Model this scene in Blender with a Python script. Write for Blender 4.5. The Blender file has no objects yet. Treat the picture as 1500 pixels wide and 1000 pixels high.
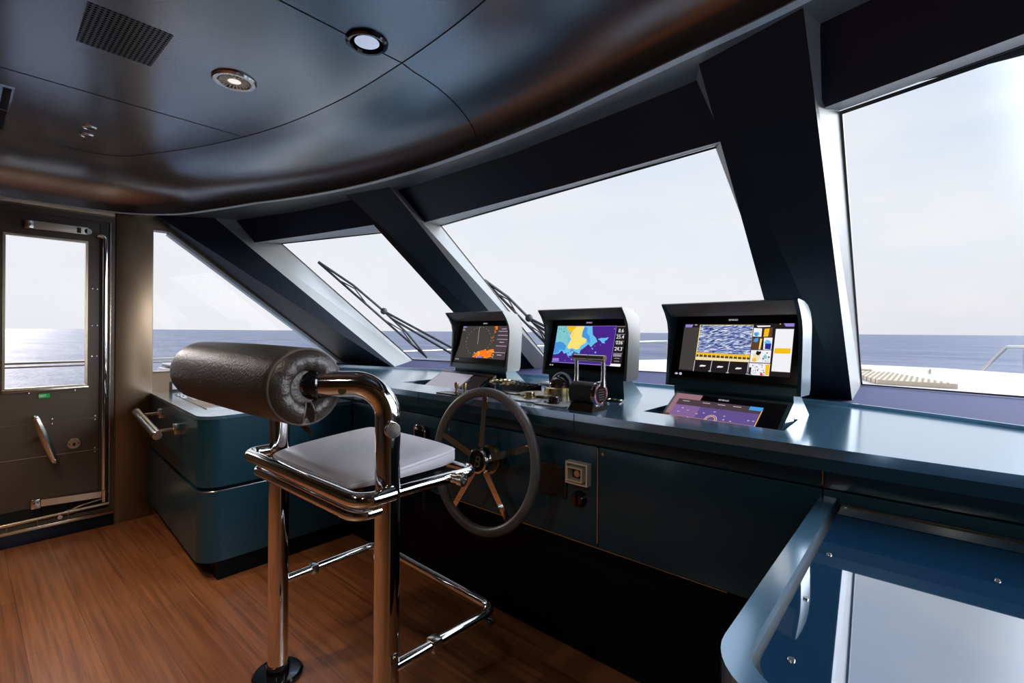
import bpy, bmesh, math, random
from mathutils import Vector as V, Matrix
from math import sin, cos, pi, radians, sqrt, atan2, hypot
random.seed(4)
SC = bpy.context.scene
COL = SC.collection

# ------------------------------------------------------------------ materials
def new_mat(name):
    m = bpy.data.materials.new(name); m.use_nodes = True
    nt = m.node_tree
    return m, nt, nt.nodes, nt.links, nt.nodes['Principled BSDF']

def pbr(name, col, rough=.5, metal=0., ior=1.5, coat=0., coat_rough=.05, bump=None, emit=None, var=None, spec=.5, cior=None):
    m, nt, N, L, b = new_mat(name)
    b.inputs['Base Color'].default_value = (*col, 1)
    b.inputs['Roughness'].default_value = rough
    b.inputs['Metallic'].default_value = metal
    b.inputs['IOR'].default_value = ior
    b.inputs['Specular IOR Level'].default_value = spec
    b.inputs['Coat Weight'].default_value = coat; b.inputs['Coat IOR'].default_value = cior or max(1.5, ior)
    b.inputs['Coat Roughness'].default_value = coat_rough
    tc = N.new('ShaderNodeTexCoord')
    if var:                                     # slight mottling of the colour: (scale, amount)
        nz = N.new('ShaderNodeTexNoise'); nz.inputs['Scale'].default_value = var[0]; nz.inputs['Detail'].default_value = 4
        L.new(tc.outputs['Object'], nz.inputs['Vector'])
        mx = N.new('ShaderNodeMix'); mx.data_type = 'RGBA'
        mx.inputs['A'].default_value = (*[c*(1-var[1]) for c in col], 1)
        mx.inputs['B'].default_value = (*[min(1, c*(1+var[1])) for c in col], 1)
        L.new(nz.outputs['Fac'], mx.inputs['Factor']); L.new(mx.outputs['Result'], b.inputs['Base Color'])
    if bump:                                    # (scale, strength, distance)
        nz = N.new('ShaderNodeTexNoise'); nz.inputs['Scale'].default_value = bump[0]; nz.inputs['Detail'].default_value = 3
        L.new(tc.outputs['Object'], nz.inputs['Vector'])
        bp = N.new('ShaderNodeBump'); bp.inputs['Strength'].default_value = bump[1]; bp.inputs['Distance'].default_value = bump[2]
        L.new(nz.outputs['Fac'], bp.inputs['Height']); L.new(bp.outputs['Normal'], b.inputs['Normal'])
    if emit:
        b.inputs['Emission Color'].default_value = (*emit[0], 1); b.inputs['Emission Strength'].default_value = emit[1]
    return m

def glow(name, col, s=1.0):
    m = pbr(name, tuple(c*.1 for c in col), .6)
    b = m.node_tree.nodes['Principled BSDF']
    b.inputs['Specular IOR Level'].default_value = .1
    b.inputs['Emission Color'].default_value = (*col, 1); b.inputs['Emission Strength'].default_value = s
    return m

def srgb(r, g, b):
    f = lambda c: (c/255/12.92) if c/255 <= .04045 else ((c/255+.055)/1.055)**2.4
    return (f(r), f(g), f(b))

TEAL   = pbr('teal_lacquer', (.15, .37, .56), .21, .68, 1.8, 1.0, .14, cior=3.6, var=(3, .06))
TEALF  = pbr('teal_panel_lacquer', (.006, .046, .070), .34, .1, 1.5, .3, .2, var=(3, .06))
NAVY   = pbr('navy_header_lacquer', (.006, .011, .024), .42, 0, 1.5, .06, .25, spec=.25)
BLACKP = pbr('near_black_panel', (.003, .004, .007), .5, spec=.12)
CEIL   = pbr('ceiling_lacquer', (.135, .170, .21), .25, .9, 1.7, 1.0, .24, cior=2.4, var=(2, .1))
LIP    = pbr('grey_satin_lip', (.55, .58, .58), .4, .2)
REVEAL = pbr('grey_reveal_paint', (.27, .27, .255), .4, 0)
BROWNW = pbr('bronze_wall_lacquer', (.22, .150, .088), .33, .8, 1.6, .3, .25, var=(4, .15))
BRDARK = pbr('dark_bronze_door_paint', (.078, .055, .038), .36, .2, 1.5, .25, .2, var=(3, .1))
CHROME = pbr('polished_steel', (.86, .85, .83), .06, 1.)
STEEL  = pbr('satin_steel', (.66, .63, .58), .22, 1.)
BRASSY = pbr('warm_steel', (.72, .60, .44), .25, 1.)
LEATH  = pbr('brown_black_leather', (.034, .025, .020), .38, 0, 1.5, .15, .3, bump=(150, .55, .004), var=(30, .25))
PIPING = pbr('leather_piping', (.085, .068, .058), .45)
SEATG  = pbr('grey_seat_leather', (.50, .47, .50), .45, 0, 1.5, .1, .3, bump=(60, .12, .003), var=(8, .06))
RUBBER = pbr('black_rubber', (.012, .012, .013), .55)
WHEELR = pbr('wheel_rim_leather', (.12, .11, .105), .42, 0, 1.5, .2, .3, bump=(300, .25, .002))
GLOSSK = pbr('gloss_black', (.006, .006, .008), .10, 0, 1.5, .3, .03)
SCRGL  = pbr('black_display_glass', (.004, .004, .005), .16, 0, 1.45)
VISOR  = pbr('visor_lining', (.14, .115, .095), .45)
POD    = pbr('pod_lacquer', (.125, .13, .12), .30, .35, 1.5, .4, .15)
PODT   = pbr('pod_teal_lacquer', (.020, .062, .075), .28, .3, 1.6, .4, .15)
CREAMM = pbr('pale_satin_metal', (.80, .74, .58), .4, .5)
WHITE  = pbr('white_plastic', (.74, .74, .72), .4)
DECKW  = pbr('white_deck_paint', (.52, .51, .52), .55, var=(1.2, .05))
TEAK   = pbr('pale_teak_grating', (.52, .42, .29), .7, var=(20, .2))
GREENS = pbr('green_sign', srgb(40, 165, 75), .5)
LEDGE  = pbr('slate_ledge_fabric', (.042, .044, .115), .75, var=(20, .1))
GOLDB  = pbr('brass', (.50, .38, .20), .25, 1.)
ACRYL  = pbr('clear_acrylic_edge', (.80, .75, .64), .10, .25, 1.5, .8, .03)
JOINT  = pbr('panel_joint_black', (.002, .002, .003), .8)
FLUTE  = pbr('lamp_reflector', (.86, .78, .58), .45, .1)
LAMPW  = glow('lamp_lens', (1, .95, .9), .9)
SKYLENS = pbr('white_lens', (.72, .78, .88), .2, emit=((.62, .72, .95), .55))
DARKB  = pbr('dark_bronze_metal', (.055, .045, .035), .25, .6)

def wood_mat():
    m, nt, N, L, b = new_mat('teak_plank_floor')
    tc = N.new('ShaderNodeTexCoord')
    br = N.new('ShaderNodeTexBrick'); br.offset = .43; br.offset_frequency = 2
    br.inputs['Scale'].default_value = 1; br.inputs['Mortar Size'].default_value = .0009
    br.inputs['Brick Width'].default_value = 1.35; br.inputs['Row Height'].default_value = .19
    br.inputs['Color1'].default_value = (.27, .095, .034, 1); br.inputs['Color2'].default_value = (.36, .14, .056, 1)
    br.inputs['Mortar'].default_value = (.07, .02, .008, 1); br.inputs['Mortar Smooth'].default_value = .1
    L.new(tc.outputs['Object'], br.inputs['Vector'])
    mp = N.new('ShaderNodeMapping'); mp.inputs['Scale'].default_value = (.55, 20, 1)
    L.new(tc.outputs['Object'], mp.inputs['Vector'])
    nz = N.new('ShaderNodeTexNoise'); nz.inputs['Scale'].default_value = 2.6; nz.inputs['Detail'].default_value = 8; nz.inputs['Roughness'].default_value = .6
    nz.inputs['Distortion'].default_value = .35
    L.new(mp.outputs['Vector'], nz.inputs['Vector'])
    mp2 = N.new('ShaderNodeMapping'); mp2.inputs['Scale'].default_value = (1.2, 110, 1)
    L.new(tc.outputs['Object'], mp2.inputs['Vector'])
    nz2 = N.new('ShaderNodeTexNoise'); nz2.inputs['Scale'].default_value = 3; nz2.inputs['Detail'].default_value = 4
    L.new(mp2.outputs['Vector'], nz2.inputs['Vector'])
    rp = N.new('ShaderNodeValToRGB'); e = rp.color_ramp.elements
    e[0].position = .33; e[0].color = (.52, .46, .42, 1); e[1].position = .58; e[1].color = (1.1, 1.08, 1.05, 1)
    L.new(nz.outputs['Fac'], rp.inputs['Fac'])
    rp2 = N.new('ShaderNodeValToRGB'); e = rp2.color_ramp.elements
    e[0].position = .3; e[0].color = (.72, .7, .68, 1); e[1].position = .7; e[1].color = (1.1, 1.1, 1.1, 1)
    L.new(nz2.outputs['Fac'], rp2.inputs['Fac'])
    m1 = N.new('ShaderNodeMix'); m1.data_type = 'RGBA'; m1.blend_type = 'MULTIPLY'; m1.inputs['Factor'].default_value = .85
    L.new(br.outputs['Color'], m1.inputs['A']); L.new(rp.outputs['Color'], m1.inputs['B'])
    m2 = N.new('ShaderNodeMix'); m2.data_type = 'RGBA'; m2.blend_type = 'MULTIPLY'; m2.inputs['Factor'].default_value = .9
    L.new(m1.outputs['Result'], m2.inputs['A']); L.new(rp2.outputs['Color'], m2.inputs['B'])
    L.new(m2.outputs['Result'], b.inputs['Base Color'])
    b.inputs['Roughness'].default_value = .34; b.inputs['Coat Weight'].default_value = .6; b.inputs['Coat Roughness'].default_value = .28; b.inputs['Coat IOR'].default_value = 1.8
    bp = N.new('ShaderNodeBump'); bp.inputs['Strength'].default_value = .12; bp.inputs['Distance'].default_value = .002
    L.new(nz2.outputs['Fac'], bp.inputs['Height']); L.new(bp.outputs['Normal'], b.inputs['Normal'])
    return m
WOOD = wood_mat()

def glass_mat(name, tint=(1, 1, 1), refl=1.0):
    m, nt, N, L, b = new_mat(name)
    N.remove(b)
    out = N['Material Output']
    tr = N.new('ShaderNodeBsdfTransparent'); tr.inputs['Color'].default_value = (*tint, 1)
    gl = N.new('ShaderNodeBsdfGlossy'); gl.inputs['Roughness'].default_value = .0; gl.inputs['Color'].default_value = (refl, refl, refl, 1)
    ge = N.new('ShaderNodeNewGeometry'); dp = N.new('ShaderNodeVectorMath'); dp.operation = 'DOT_PRODUCT'
    L.new(ge.outputs['Normal'], dp.inputs[0]); L.new(ge.outputs['Incoming'], dp.inputs[1])
    def mt(op, x, y):
        n_ = N.new('ShaderNodeMath'); n_.operation = op
        for i_, q_ in enumerate((x, y)):
            if q_ is None: continue
            if isinstance(q_, (int, float)): n_.inputs[i_].default_value = q_
            else: L.new(q_, n_.inputs[i_])
        return n_.outputs[0]
    f5 = mt('POWER', mt('SUBTRACT', 1., mt('ABSOLUTE', dp.outputs['Value'], None)), 5.)
    fac = mt('MULTIPLY_ADD', f5, .4); fac.node.inputs[2].default_value = .006      # Schlick reflectance of a coated pane
    mx = N.new('ShaderNodeMixShader')
    L.new(fac, mx.inputs['Fac']); L.new(tr.outputs['BSDF'], mx.inputs[1]); L.new(gl.outputs['BSDF'], mx.inputs[2])
    L.new(mx.outputs['Shader'], out.inputs['Surface'])
    return m
GLASS = glass_mat('window_glass', (.985, .99, 1), .8)

def perf_mat(name, pitch, rad, base, hole):
    """a plate with rows of round perforations"""
    m, nt, N, L, b = new_mat(name)
    tc = N.new('ShaderNodeTexCoord')
    mp = N.new('ShaderNodeMapping'); mp.inputs['Scale'].default_value = (1/pitch, 1/pitch, 1/pitch)
    L.new(tc.outputs['UV'], mp.inputs['Vector'])
    fr = N.new('ShaderNodeVectorMath'); fr.operation = 'FRACTION'; L.new(mp.outputs['Vector'], fr.inputs[0])
    sb = N.new('ShaderNodeVectorMath'); sb.operation = 'SUBTRACT'; sb.inputs[1].default_value = (.5, .5, 0); L.new(fr.outputs[0], sb.inputs[0])
    ml = N.new('ShaderNodeVectorMath'); ml.operation = 'MULTIPLY'; ml.inputs[1].default_value = (1, 1, 0); L.new(sb.outputs[0], ml.inputs[0])
    ln = N.new('ShaderNodeVectorMath'); ln.operation = 'LENGTH'; L.new(ml.outputs[0], ln.inputs[0])
    lt = N.new('ShaderNodeMath'); lt.operation = 'LESS_THAN'; lt.inputs[1].default_value = rad; L.new(ln.outputs['Value'], lt.inputs[0])
    mx = N.new('ShaderNodeMix'); mx.data_type = 'RGBA'; mx.inputs['A'].default_value = (*base, 1); mx.inputs['B'].default_value = (*hole, 1)
    L.new(lt.outputs[0], mx.inputs['Factor']); L.new(mx.outputs['Result'], b.inputs['Base Color'])
    b.inputs['IOR'].default_value = 1.75
    rg = N.new('ShaderNodeMath'); rg.operation = 'MULTIPLY_ADD'; rg.inputs[1].default_value = .6; rg.inputs[2].default_value = .33
    L.new(lt.outputs[0], rg.inputs[0]); L.new(rg.outputs[0], b.inputs['Roughness'])
    sp = N.new('ShaderNodeMath'); sp.operation = 'MULTIPLY_ADD'; sp.inputs[1].default_value = -.5; sp.inputs[2].default_value = .5
    L.new(lt.outputs[0], sp.inputs[0]); L.new(sp.outputs[0], b.inputs['Specular IOR Level'])
    return m
PERF  = perf_mat('perforated_plate', .0150, .30, (.012, .014, .018), (.001, .001, .001))
PERF2 = perf_mat('perforated_black_plate', .008, .30, (.012, .014, .016), (.001, .001, .001))
GRATE = perf_mat('perforated_teak_mat', .05, .28, (.52, .42, .29), (.12, .09, .06))

def sea_mat():
    m, nt, N, L, b = new_mat('sea_water')
    tc = N.new('ShaderNodeTexCoord')
    b.inputs['Base Color'].default_value = (.045, .085, .17, 1)
    b.inputs['Roughness'].default_value = .42; b.inputs['IOR'].default_value = 1.33
    mp = N.new('ShaderNodeMapping'); mp.inputs['Rotation'].default_value = (0, 0, .6); mp.inputs['Scale'].default_value = (.22, .5, 1)
    L.new(tc.outputs['Object'], mp.inputs['Vector'])
    n1 = N.new('ShaderNodeTexNoise'); n1.inputs['Scale'].default_value = 1; n1.inputs['Detail'].default_value = 9; n1.inputs['Roughness'].default_value = .62
    L.new(mp.outputs['Vector'], n1.inputs['Vector'])
    bp = N.new('ShaderNodeBump'); bp.inputs['Strength'].default_value = 1.; bp.inputs['Distance'].default_value = 1.1
    mp2 = N.new('ShaderNodeMapping'); mp2.inputs['Rotation'].default_value = (0, 0, .75); mp2.inputs['Scale'].default_value = (.02, .07, 1); L.new(tc.outputs['Object'], mp2.inputs['Vector'])
    n2 = N.new('ShaderNodeTexNoise'); n2.inputs['Scale'].default_value = 1; n2.inputs['Detail'].default_value = 10; n2.inputs['Roughness'].default_value = .7; L.new(mp2.outputs['Vector'], n2.inputs['Vector'])
    cr_ = N.new('ShaderNodeValToRGB'); e_ = cr_.color_ramp.elements
    e_[0].position = .38; e_[0].color = (.028, .048, .10, 1); e_[1].position = .62; e_[1].color = (.125, .145, .205, 1)
    L.new(n2.outputs['Fac'], cr_.inputs['Fac']); L.new(cr_.outputs['Color'], b.inputs['Base Color'])
    L.new(n1.outputs['Fac'], bp.inputs['Height']); L.new(bp.outputs['Normal'], b.inputs['Normal'])
    return m
SEA = sea_mat()

def camview_mat():
    """the live picture of waves on the camera display"""
    m, nt, N, L, b = new_mat('wave_camera_picture')
    tc = N.new('ShaderNodeTexCoord')
    m0 = N.new('ShaderNodeMapping'); m0.inputs['Rotation'].default_value = (0, 0, -.45); L.new(tc.outputs['UV'], m0.inputs['Vector'])
    mp = N.new('ShaderNodeMapping'); mp.inputs['Scale'].default_value = (14, 42, 1)
    L.new(m0.outputs['Vector'], mp.inputs['Vector'])
    nz = N.new('ShaderNodeTexNoise'); nz.inputs['Scale'].default_value = 1.1; nz.inputs['Detail'].default_value = 5; nz.inputs['Distortion'].default_value = .8
    L.new(mp.outputs['Vector'], nz.inputs['Vector'])
    rp = N.new('ShaderNodeValToRGB'); e = rp.color_ramp.elements
    e[0].position = .36; e[0].color = (*srgb(30, 45, 110), 1); e[1].position = .63; e[1].color = (*srgb(235, 238, 245), 1)
    x = rp.color_ramp.elements.new(.5); x.color = (*srgb(110, 130, 190), 1)
    L.new(nz.outputs['Fac'], rp.inputs['Fac'])
    L.new(rp.outputs['Color'], b.inputs['Emission Color']); b.inputs['Emission Strength'].default_value = .95
    b.inputs['Base Color'].default_value = (0, 0, 0, 1); b.inputs['Roughness'].default_value = .5
    return m
WAVES = camview_mat()

def G(name, r, g, b, s=1.): return glow('display_' + name, srgb(r, g, b), s)
D_VIO = G('violet', 72, 38, 138); D_YEL = G('yellow', 250, 225, 120); D_SKY = G('light_blue', 105, 190, 235); D_BLU = G('blue', 70, 150, 220)
D_AQU = G('aqua', 130, 200, 205); D_GRY = G('grey', 66, 62, 60); D_DRK = G('dark', 34, 28, 30); D_WHT = G('white', 240, 240, 245)
D_ORA = G('orange', 250, 120, 20); D_AMB = G('amber', 250, 185, 60); D_LIL = G('lilac', 150, 130, 210); D_SIL = G('silver', 190, 185, 200)
D_GOL = G('gold', 245, 190, 20); D_CRM = G('cream', 235, 225, 185); D_NVY = G('navy', 45, 45, 150); D_BRN = G('brown', 95, 65, 45)
D_MAU = G('mauve', 128, 96, 150); D_ROS = G('rose', 150, 110, 120); D_GRN = G('green', 60, 160, 120); D_RED = G('red', 220, 50, 70)
D_PLM = G('plum', 96, 78, 140); D_TAU = G('taupe', 75, 60, 68)
PALEDISP = pbr('painted_sky_reflection', (.66, .63, .68), .18, 0, 1.5, .5, .05, emit=(srgb(190, 180, 200), .35))  # sky reflection painted as a pale glowing colour

# ------------------------------------------------------------------ mesh builder
class MB:
    def __init__(s): s.v = []; s.f = []; s.m = []; s.u = []; s.mats = []
    def mi(s, mat):
        if mat not in s.mats: s.mats.append(mat)
        return s.mats.index(mat)
    def add(s, vs, fs, mat, uv=None):
        o = len(s.v); s.v += [V(p) for p in vs]; k = s.mi(mat)
        s.u += list(uv) if uv else [(0, 0)]*len(vs)
        for f in fs: s.f.append([o+i for i in f]); s.m.append(k)
        return s
    def box(s, lo, hi, mat, bev=0., R=None, c=None, seg=2):
        bm = bmesh.new(); bmesh.ops.create_cube(bm, size=1)
        lo = V(lo); hi = V(hi); cc = (lo+hi)/2; d = hi-lo
        for v in bm.verts: v.co = V((v.co.x*d.x, v.co.y*d.y, v.co.z*d.z))
        if bev: bmesh.ops.bevel(bm, geom=bm.edges[:], offset=bev, segments=seg, profile=.5, affect='EDGES')
        for v in bm.verts:
            p = v.co
            if R: p = R @ p
            v.co = p + cc
        s.bm(bm, mat); return s
    def bm(s, bm, mat):
        bm.verts.ensure_lookup_table(); bm.verts.index_update()
        s.add([v.co.copy() for v in bm.verts], [[v.index for v in f.verts] for f in bm.faces], mat); bm.free(); return s
    def ring(s, rings, mat, closed=True, cap0=True, cap1=True, loop=False):
        n = len(rings[0]); vs = [p for r in rings for p in r]; fs = []
        nr = len(rings)
        for i in range(nr if loop else nr-1):
            j = (i+1) % nr
            for k in range(n if closed else n-1):
                a = i*n+k; b = i*n+(k+1) % n; c = j*n+(k+1) % n; d = j*n+k
                fs.append([a, b, c, d])
        if not loop:
            if cap0: fs.append(list(range(n))[::-1])
            if cap1: fs.append([(nr-1)*n+k for k in range(n)])
        return s.add(vs, fs, mat)
    def tube(s, pts, r, mat, seg=14, loop=False, cap=True, flat=None):
        pts = [V(p) for p in pts]; n = len(pts); rings = []
        t0 = (pts[1]-pts[0]).normalized()
        up = V((0, 0, 1)) if abs(t0.z) < .9 else V((1, 0, 0))
        a = t0.cross(up).normalized()
        for i, p in enumerate(pts):
            if loop: t = (pts[(i+1) % n]-pts[i-1]).normalized()
            else: t = ((pts[min(i+1, n-1)]-pts[max(i-1, 0)])).normalized()
            a = (a - t*a.dot(t)).normalized(); b = t.cross(a)
            rr = r[i] if isinstance(r, (list, tuple)) else r
            rings.append([p+(a*cos(2*pi*k/seg)+b*sin(2*pi*k/seg)*(flat or 1))*rr for k in range(seg)])
        return s.ring(rings, mat, True, cap, cap, loop)
    def cyl(s, p0, p1, r, mat, r1=None, seg=24):
        return s.tube([p0, p1], [r, r if r1 is None else r1], mat, seg)
    def lathe(s, prof, o, axis, mat, seg=32):
        """prof: (radius, height along axis)"""
        ax = V(axis).normalized(); up = V((0, 0, 1)) if abs(ax.z) < .9 else V((1, 0, 0))
        a = ax.cross(up).normalized(); b = ax.cross(a); o = V(o)
        rings = [[o+ax*h+(a*cos(2*pi*k/seg)+b*sin(2*pi*k/seg))*max(r, 1e-5) for k in range(seg)] for r, h in prof]
        return s.ring(rings, mat)
    def prism(s, poly, d, mat, holes=()):
        """poly: 3D outline, pushed along d"""
        bm = bmesh.new(); d = V(d); es = []
        for lp in [poly]+list(holes):
            vs = [bm.verts.new(V(p)) for p in lp]
            es += [bm.edges.new((vs[i], vs[(i+1) % len(vs)])) for i in range(len(vs))]
        if holes: bmesh.ops.triangle_fill(bm, use_beauty=True, edges=es)
        else: bmesh.ops.contextual_create(bm, geom=es) if False else bm.faces.new([v for v in bm.verts])
        geo = bmesh.ops.extrude_face_region(bm, geom=bm.faces[:])
        for v in [g for g in geo['geom'] if isinstance(g, bmesh.types.BMVert)]: v.co += d
        bmesh.ops.recalc_face_normals(bm, faces=bm.faces[:])
        return s.bm(bm, mat)
    def hexa(s, q0, q1, mat):
        """solid between two quads"""
        return s.ring([[V(p) for p in q0], [V(p) for p in q1]], mat)
    def sphere(s, c, r, mat, seg=20, sc=(1, 1, 1)):
        bm = bmesh.new(); bmesh.ops.create_uvsphere(bm, u_segments=seg, v_segments=seg//2, radius=r)
        for v in bm.verts: v.co = V((v.co.x*sc[0], v.co.y*sc[1], v.co.z*sc[2]))+V(c)
        return s.bm(bm, mat)
    def build(s, name, parent=None, smooth=35, origin=None):
        me = bpy.data.meshes.new(name)
        o = parent_world(parent) if parent else V(origin) if origin else V((0, 0, 0))
        if not parent and origin is None:
            n = len(s.v); lo = [min(p[i] for p in s.v) for i in range(3)]; hi = [max(p[i] for p in s.v) for i in range(3)]
            o = V(((lo[0]+hi[0])/2, (lo[1]+hi[1])/2, lo[2]))
        me.from_pydata([p-o for p in s.v], [], s.f); me.update()
        for m in s.mats: me.materials.append(m)
        for p, k in zip(me.polygons, s.m): p.material_index = k
        uv = me.uv_layers.new(name='UVMap')
        for lp in me.loops: uv.data[lp.index].uv = s.u[lp.vertex_index]
        bm = bmesh.new(); bm.from_mesh(me); bmesh.ops.recalc_face_normals(bm, faces=bm.faces[:]); bm.to_mesh(me); bm.free()
        if smooth:
            me.shade_smooth(); me.set_sharp_from_angle(angle=radians(smooth))
        ob = bpy.data.objects.new(name, me); COL.objects.link(ob)
        if parent: ob.parent = parent
        else: ob.location = o
        return ob

def parent_world(p):
    o = V((0, 0, 0))
    while p: o = o+V(p.location); p = p.parent
    return o

def thing(name, label, cat, loc, group=None):
    o = bpy.data.objects.new(name, None); o.empty_display_size = .1; COL.objects.link(o); o.location = loc
    return tag(o, label, cat, group)
def tag(o, label, cat, group=None):
    o['label'] = label; o['category'] = cat
    if group: o['group'] = group
    return o
def struct(o, label=None, cat=None):
    o['kind'] = 'structure'
    if label: o['label'] = label
    if cat: o['category'] = cat
    return o
def fillet(pts, r, n=8, loop=False):
    pts = [V(p) for p in pts]; out = []; N = len(pts)
    for i, p in enumerate(pts):
        if not loop and i in (0, N-1): out.append(p); continue
        a = pts[i-1]-p; b = pts[(i+1) % N]-p
        rr = r[i] if isinstance(r, (list, tuple)) else r
        la, lb = a.length, b.length; a.normalize(); b.normalize()
        ang = a.angle(b)
        if ang > 3.12: out.append(p); continue
        t = min(rr/math.tan(ang/2), la*.49 if (loop or 0 < i-1 or True) else la, lb*.49)
        rr2 = t*math.tan(ang/2)
        bis = (a+b).normalized(); c = p+bis*(rr2/sin(ang/2))
        s0 = p+a*t-c; s1 = p+b*t-c
        th = s0.angle(s1)
        for k in range(n+1):
            f = k/n
            out.append(c+(s0*sin((1-f)*th)+s1*sin(f*th))/sin(th))
    return out
def catmull(P, n=8):
    P = [V(p) for p in P]; out = []
    for i in range(len(P)-1):
        p0 = P[max(i-1, 0)]; p1 = P[i]; p2 = P[i+1]; p3 = P[min(i+2, len(P)-1)]
        for k in range(n):
            t = k/n
            out.append(.5*((2*p1)+(p2-p0)*t+(2*p0-5*p1+4*p2-p3)*t*t+(3*p1-p0-3*p2+p3)*t**3))
    return out+[P[-1]]
def lerp(a, b, t): return V(a)*(1-t)+V(b)*t
def text_mesh(body, size, o, x, y, mat, name, parent, depth=.0008, align='CENTER', shear=0, lift=.0):
    """lettering laid on the plane (o; x right, y up)"""
    cu = bpy.data.curves.new(name, 'FONT'); cu.body = body; cu.size = size; cu.align_x = align; cu.align_y = 'CENTER'; cu.extrude = depth; cu.shear = shear
    t = bpy.data.objects.new(name, cu); COL.objects.link(t)
    dg = bpy.context.evaluated_depsgraph_get(); me = bpy.data.meshes.new_from_object(t.evaluated_get(dg))
    COL.objects.unlink(t); bpy.data.objects.remove(t)
    x = V(x).normalized(); y = V(y).normalized(); z = x.cross(y)
    po = parent_world(parent)
    for v in me.vertices: v.co = V(o)+x*v.co.x+y*v.co.y+z*(v.co.z+lift)-po
    me.materials.clear(); me.materials.append(mat)
    ob = bpy.data.objects.new(name, me); COL.objects.link(ob); ob.parent = parent
    return ob
def homog(src):
    """4 picture corners (TL,TR,BR,BL) -> function to unit square"""
    (x0, y0), (x1, y1), (x2, y2), (x3, y3) = src
    dst = [(0, 1), (1, 1), (1, 0), (0, 0)]
    A = []; B = []
    for (x, y), (u, v) in zip(src, dst):
        A.append([x, y, 1, 0, 0, 0, -u*x, -u*y]); B.append(u)
        A.append([0, 0, 0, x, y, 1, -v*x, -v*y]); B.append(v)
    n = 8
    for i in range(n):
        p = max(range(i, n), key=lambda r: abs(A[r][i])); A[i], A[p] = A[p], A[i]; B[i], B[p] = B[p], B[i]
        for r in range(n):
            if r != i:
                f = A[r][i]/A[i][i]
                A[r] = [a-f*b for a, b in zip(A[r], A[i])]; B[r] -= f*B[i]
    h = [B[i]/A[i][i] for i in range(n)]
    def f(x, y):
        w = h[6]*x+h[7]*y+1
        return ((h[0]*x+h[1]*y+h[2])/w, (h[3]*x+h[4]*y+h[5])/w)
    return f

XW, XS = -4.12, .74            # port and starboard walls
YB = -3.0                      # aft wall
CZ, RZ, SZ = 2.32, 2.12, 2.135  # ceiling, rim, soffit heights

# ------------------------------------------------------------------ floor and walls
m = MB().box((XW-.1, YB, -.06), (XS+.1, 2.3, 0), WOOD)
struct(m.build('floor', origin=(0, 0, 0)))

def side_wall(name, x0, d, mat, door, win):
    """wall panel in the plane x0, thickness d, outline and openings in (y,z)"""
    P = lambda l: [(x0, y, z) for y, z in l]
    holes = [P(h) for h in (door, win) if h]
    m = MB().prism(P([(YB, 0), (3.0, 0), (3.0, .9), (2.62, .985), (.93, 2.22), (YB, 2.22)]), (d, 0, 0), mat, holes)
    return m
DOOR = [(-.22, .08), (.69, .08), (.69, 2.02), (-.22, 2.02)]
WIN = [(.905, 1.0), (2.36, 1.0), (1.0, 1.995), (.905, 1.995)]
wl = struct(side_wall('wall_left', XW, -.09, BROWNW, DOOR, WIN).build('wall_left'))
struct(side_wall('wall_right', XS, .09, BROWNW, None, WIN).build('wall_right'))
# aft bulkhead with a broad window towards the saloon side deck
m = MB().prism([(XW, YB, 0), (XS, YB, 0), (XS, YB, 2.5), (XW, YB, 2.5)], (0, -.08, 0), BRDARK)
struct(m.build('wall_back'))
# black post in front of the port wall, between door and window
m = MB().box((XW-.002, .695, 0), (XW+.012, .90, 2.16), BROWNW, .002)
m.box((XW+.012, .698, 0), (XW+.0135, .7005, 2.15), JOINT)
struct(m.build('trim_1'))
# shallow fascia over the door
m = MB().box((XW-.002, -1.0, 2.045), (XW+.010, .692, 2.16), BROWNW, .002)
struct(m.build('trim_2'))

# door --------------------------------------------------------------------------
d1 = struct(thing('door_1', 'bronze side door with tall window and polished steel folding bars', 'door', (XW, .235, .08)))
# frame
m = MB()
m.prism([(XW+.006, y, z) for y, z in [(-.22, .095), (.69, .095), (.69, 2.035), (-.22, 2.035)]], (-.07, 0, 0), BRDARK,
        [[(XW+.006, y, z) for y, z in [(-.19, .12), (.665, .12), (.665, 2.0), (-.19, 2.0)]]])
m.build('door_frame', d1)
m = MB().prism([(XW-.012, y, z) for y, z in [(-.195, .115), (.668, .115), (.668, 2.005), (-.195, 2.005)]], (-.035, 0, 0), BRDARK,
               [[(XW-.012, y, z) for y, z in [(.178, .925), (.56, .925), (.56, 1.865), (.178, 1.865)]]])
m.box((XW-.0125, .617, .125), (XW-.0105, .6205, 1.985), JOINT)
m.box((XW-.0125, -.19, .116), (XW-.0105, .666, .205), JOINT)
for z in (.718, .511): m.box((XW-.0125, -.18, z-.0015), (XW-.0105, .615, z+.0015), STEEL)
leaf = m.build('door_leaf', d1)
# window trim and pane
m = MB()
q = [(.178, .925), (.56, .925), (.56, 1.865), (.178, 1.865)]; qi = [(.190, .940), (.548, .940), (.548, 1.853), (.190, 1.853)]
m.prism([(XW-.008, y, z) for y, z in q], (-.03, 0, 0), BRASSY, [[(XW-.008, y, z) for y, z in qi]])
m.build('window_trim', leaf)
m = MB().box((XW-.010, .176, .915), (XW+.004, .565, .930), STEEL, .003); m.build('window_sill_bar', leaf)
m = MB().box((XW-.034, .18, .93), (XW-.028, .558, 1.86), GLASS); m.build('glass_pane', leaf, 0)
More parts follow.
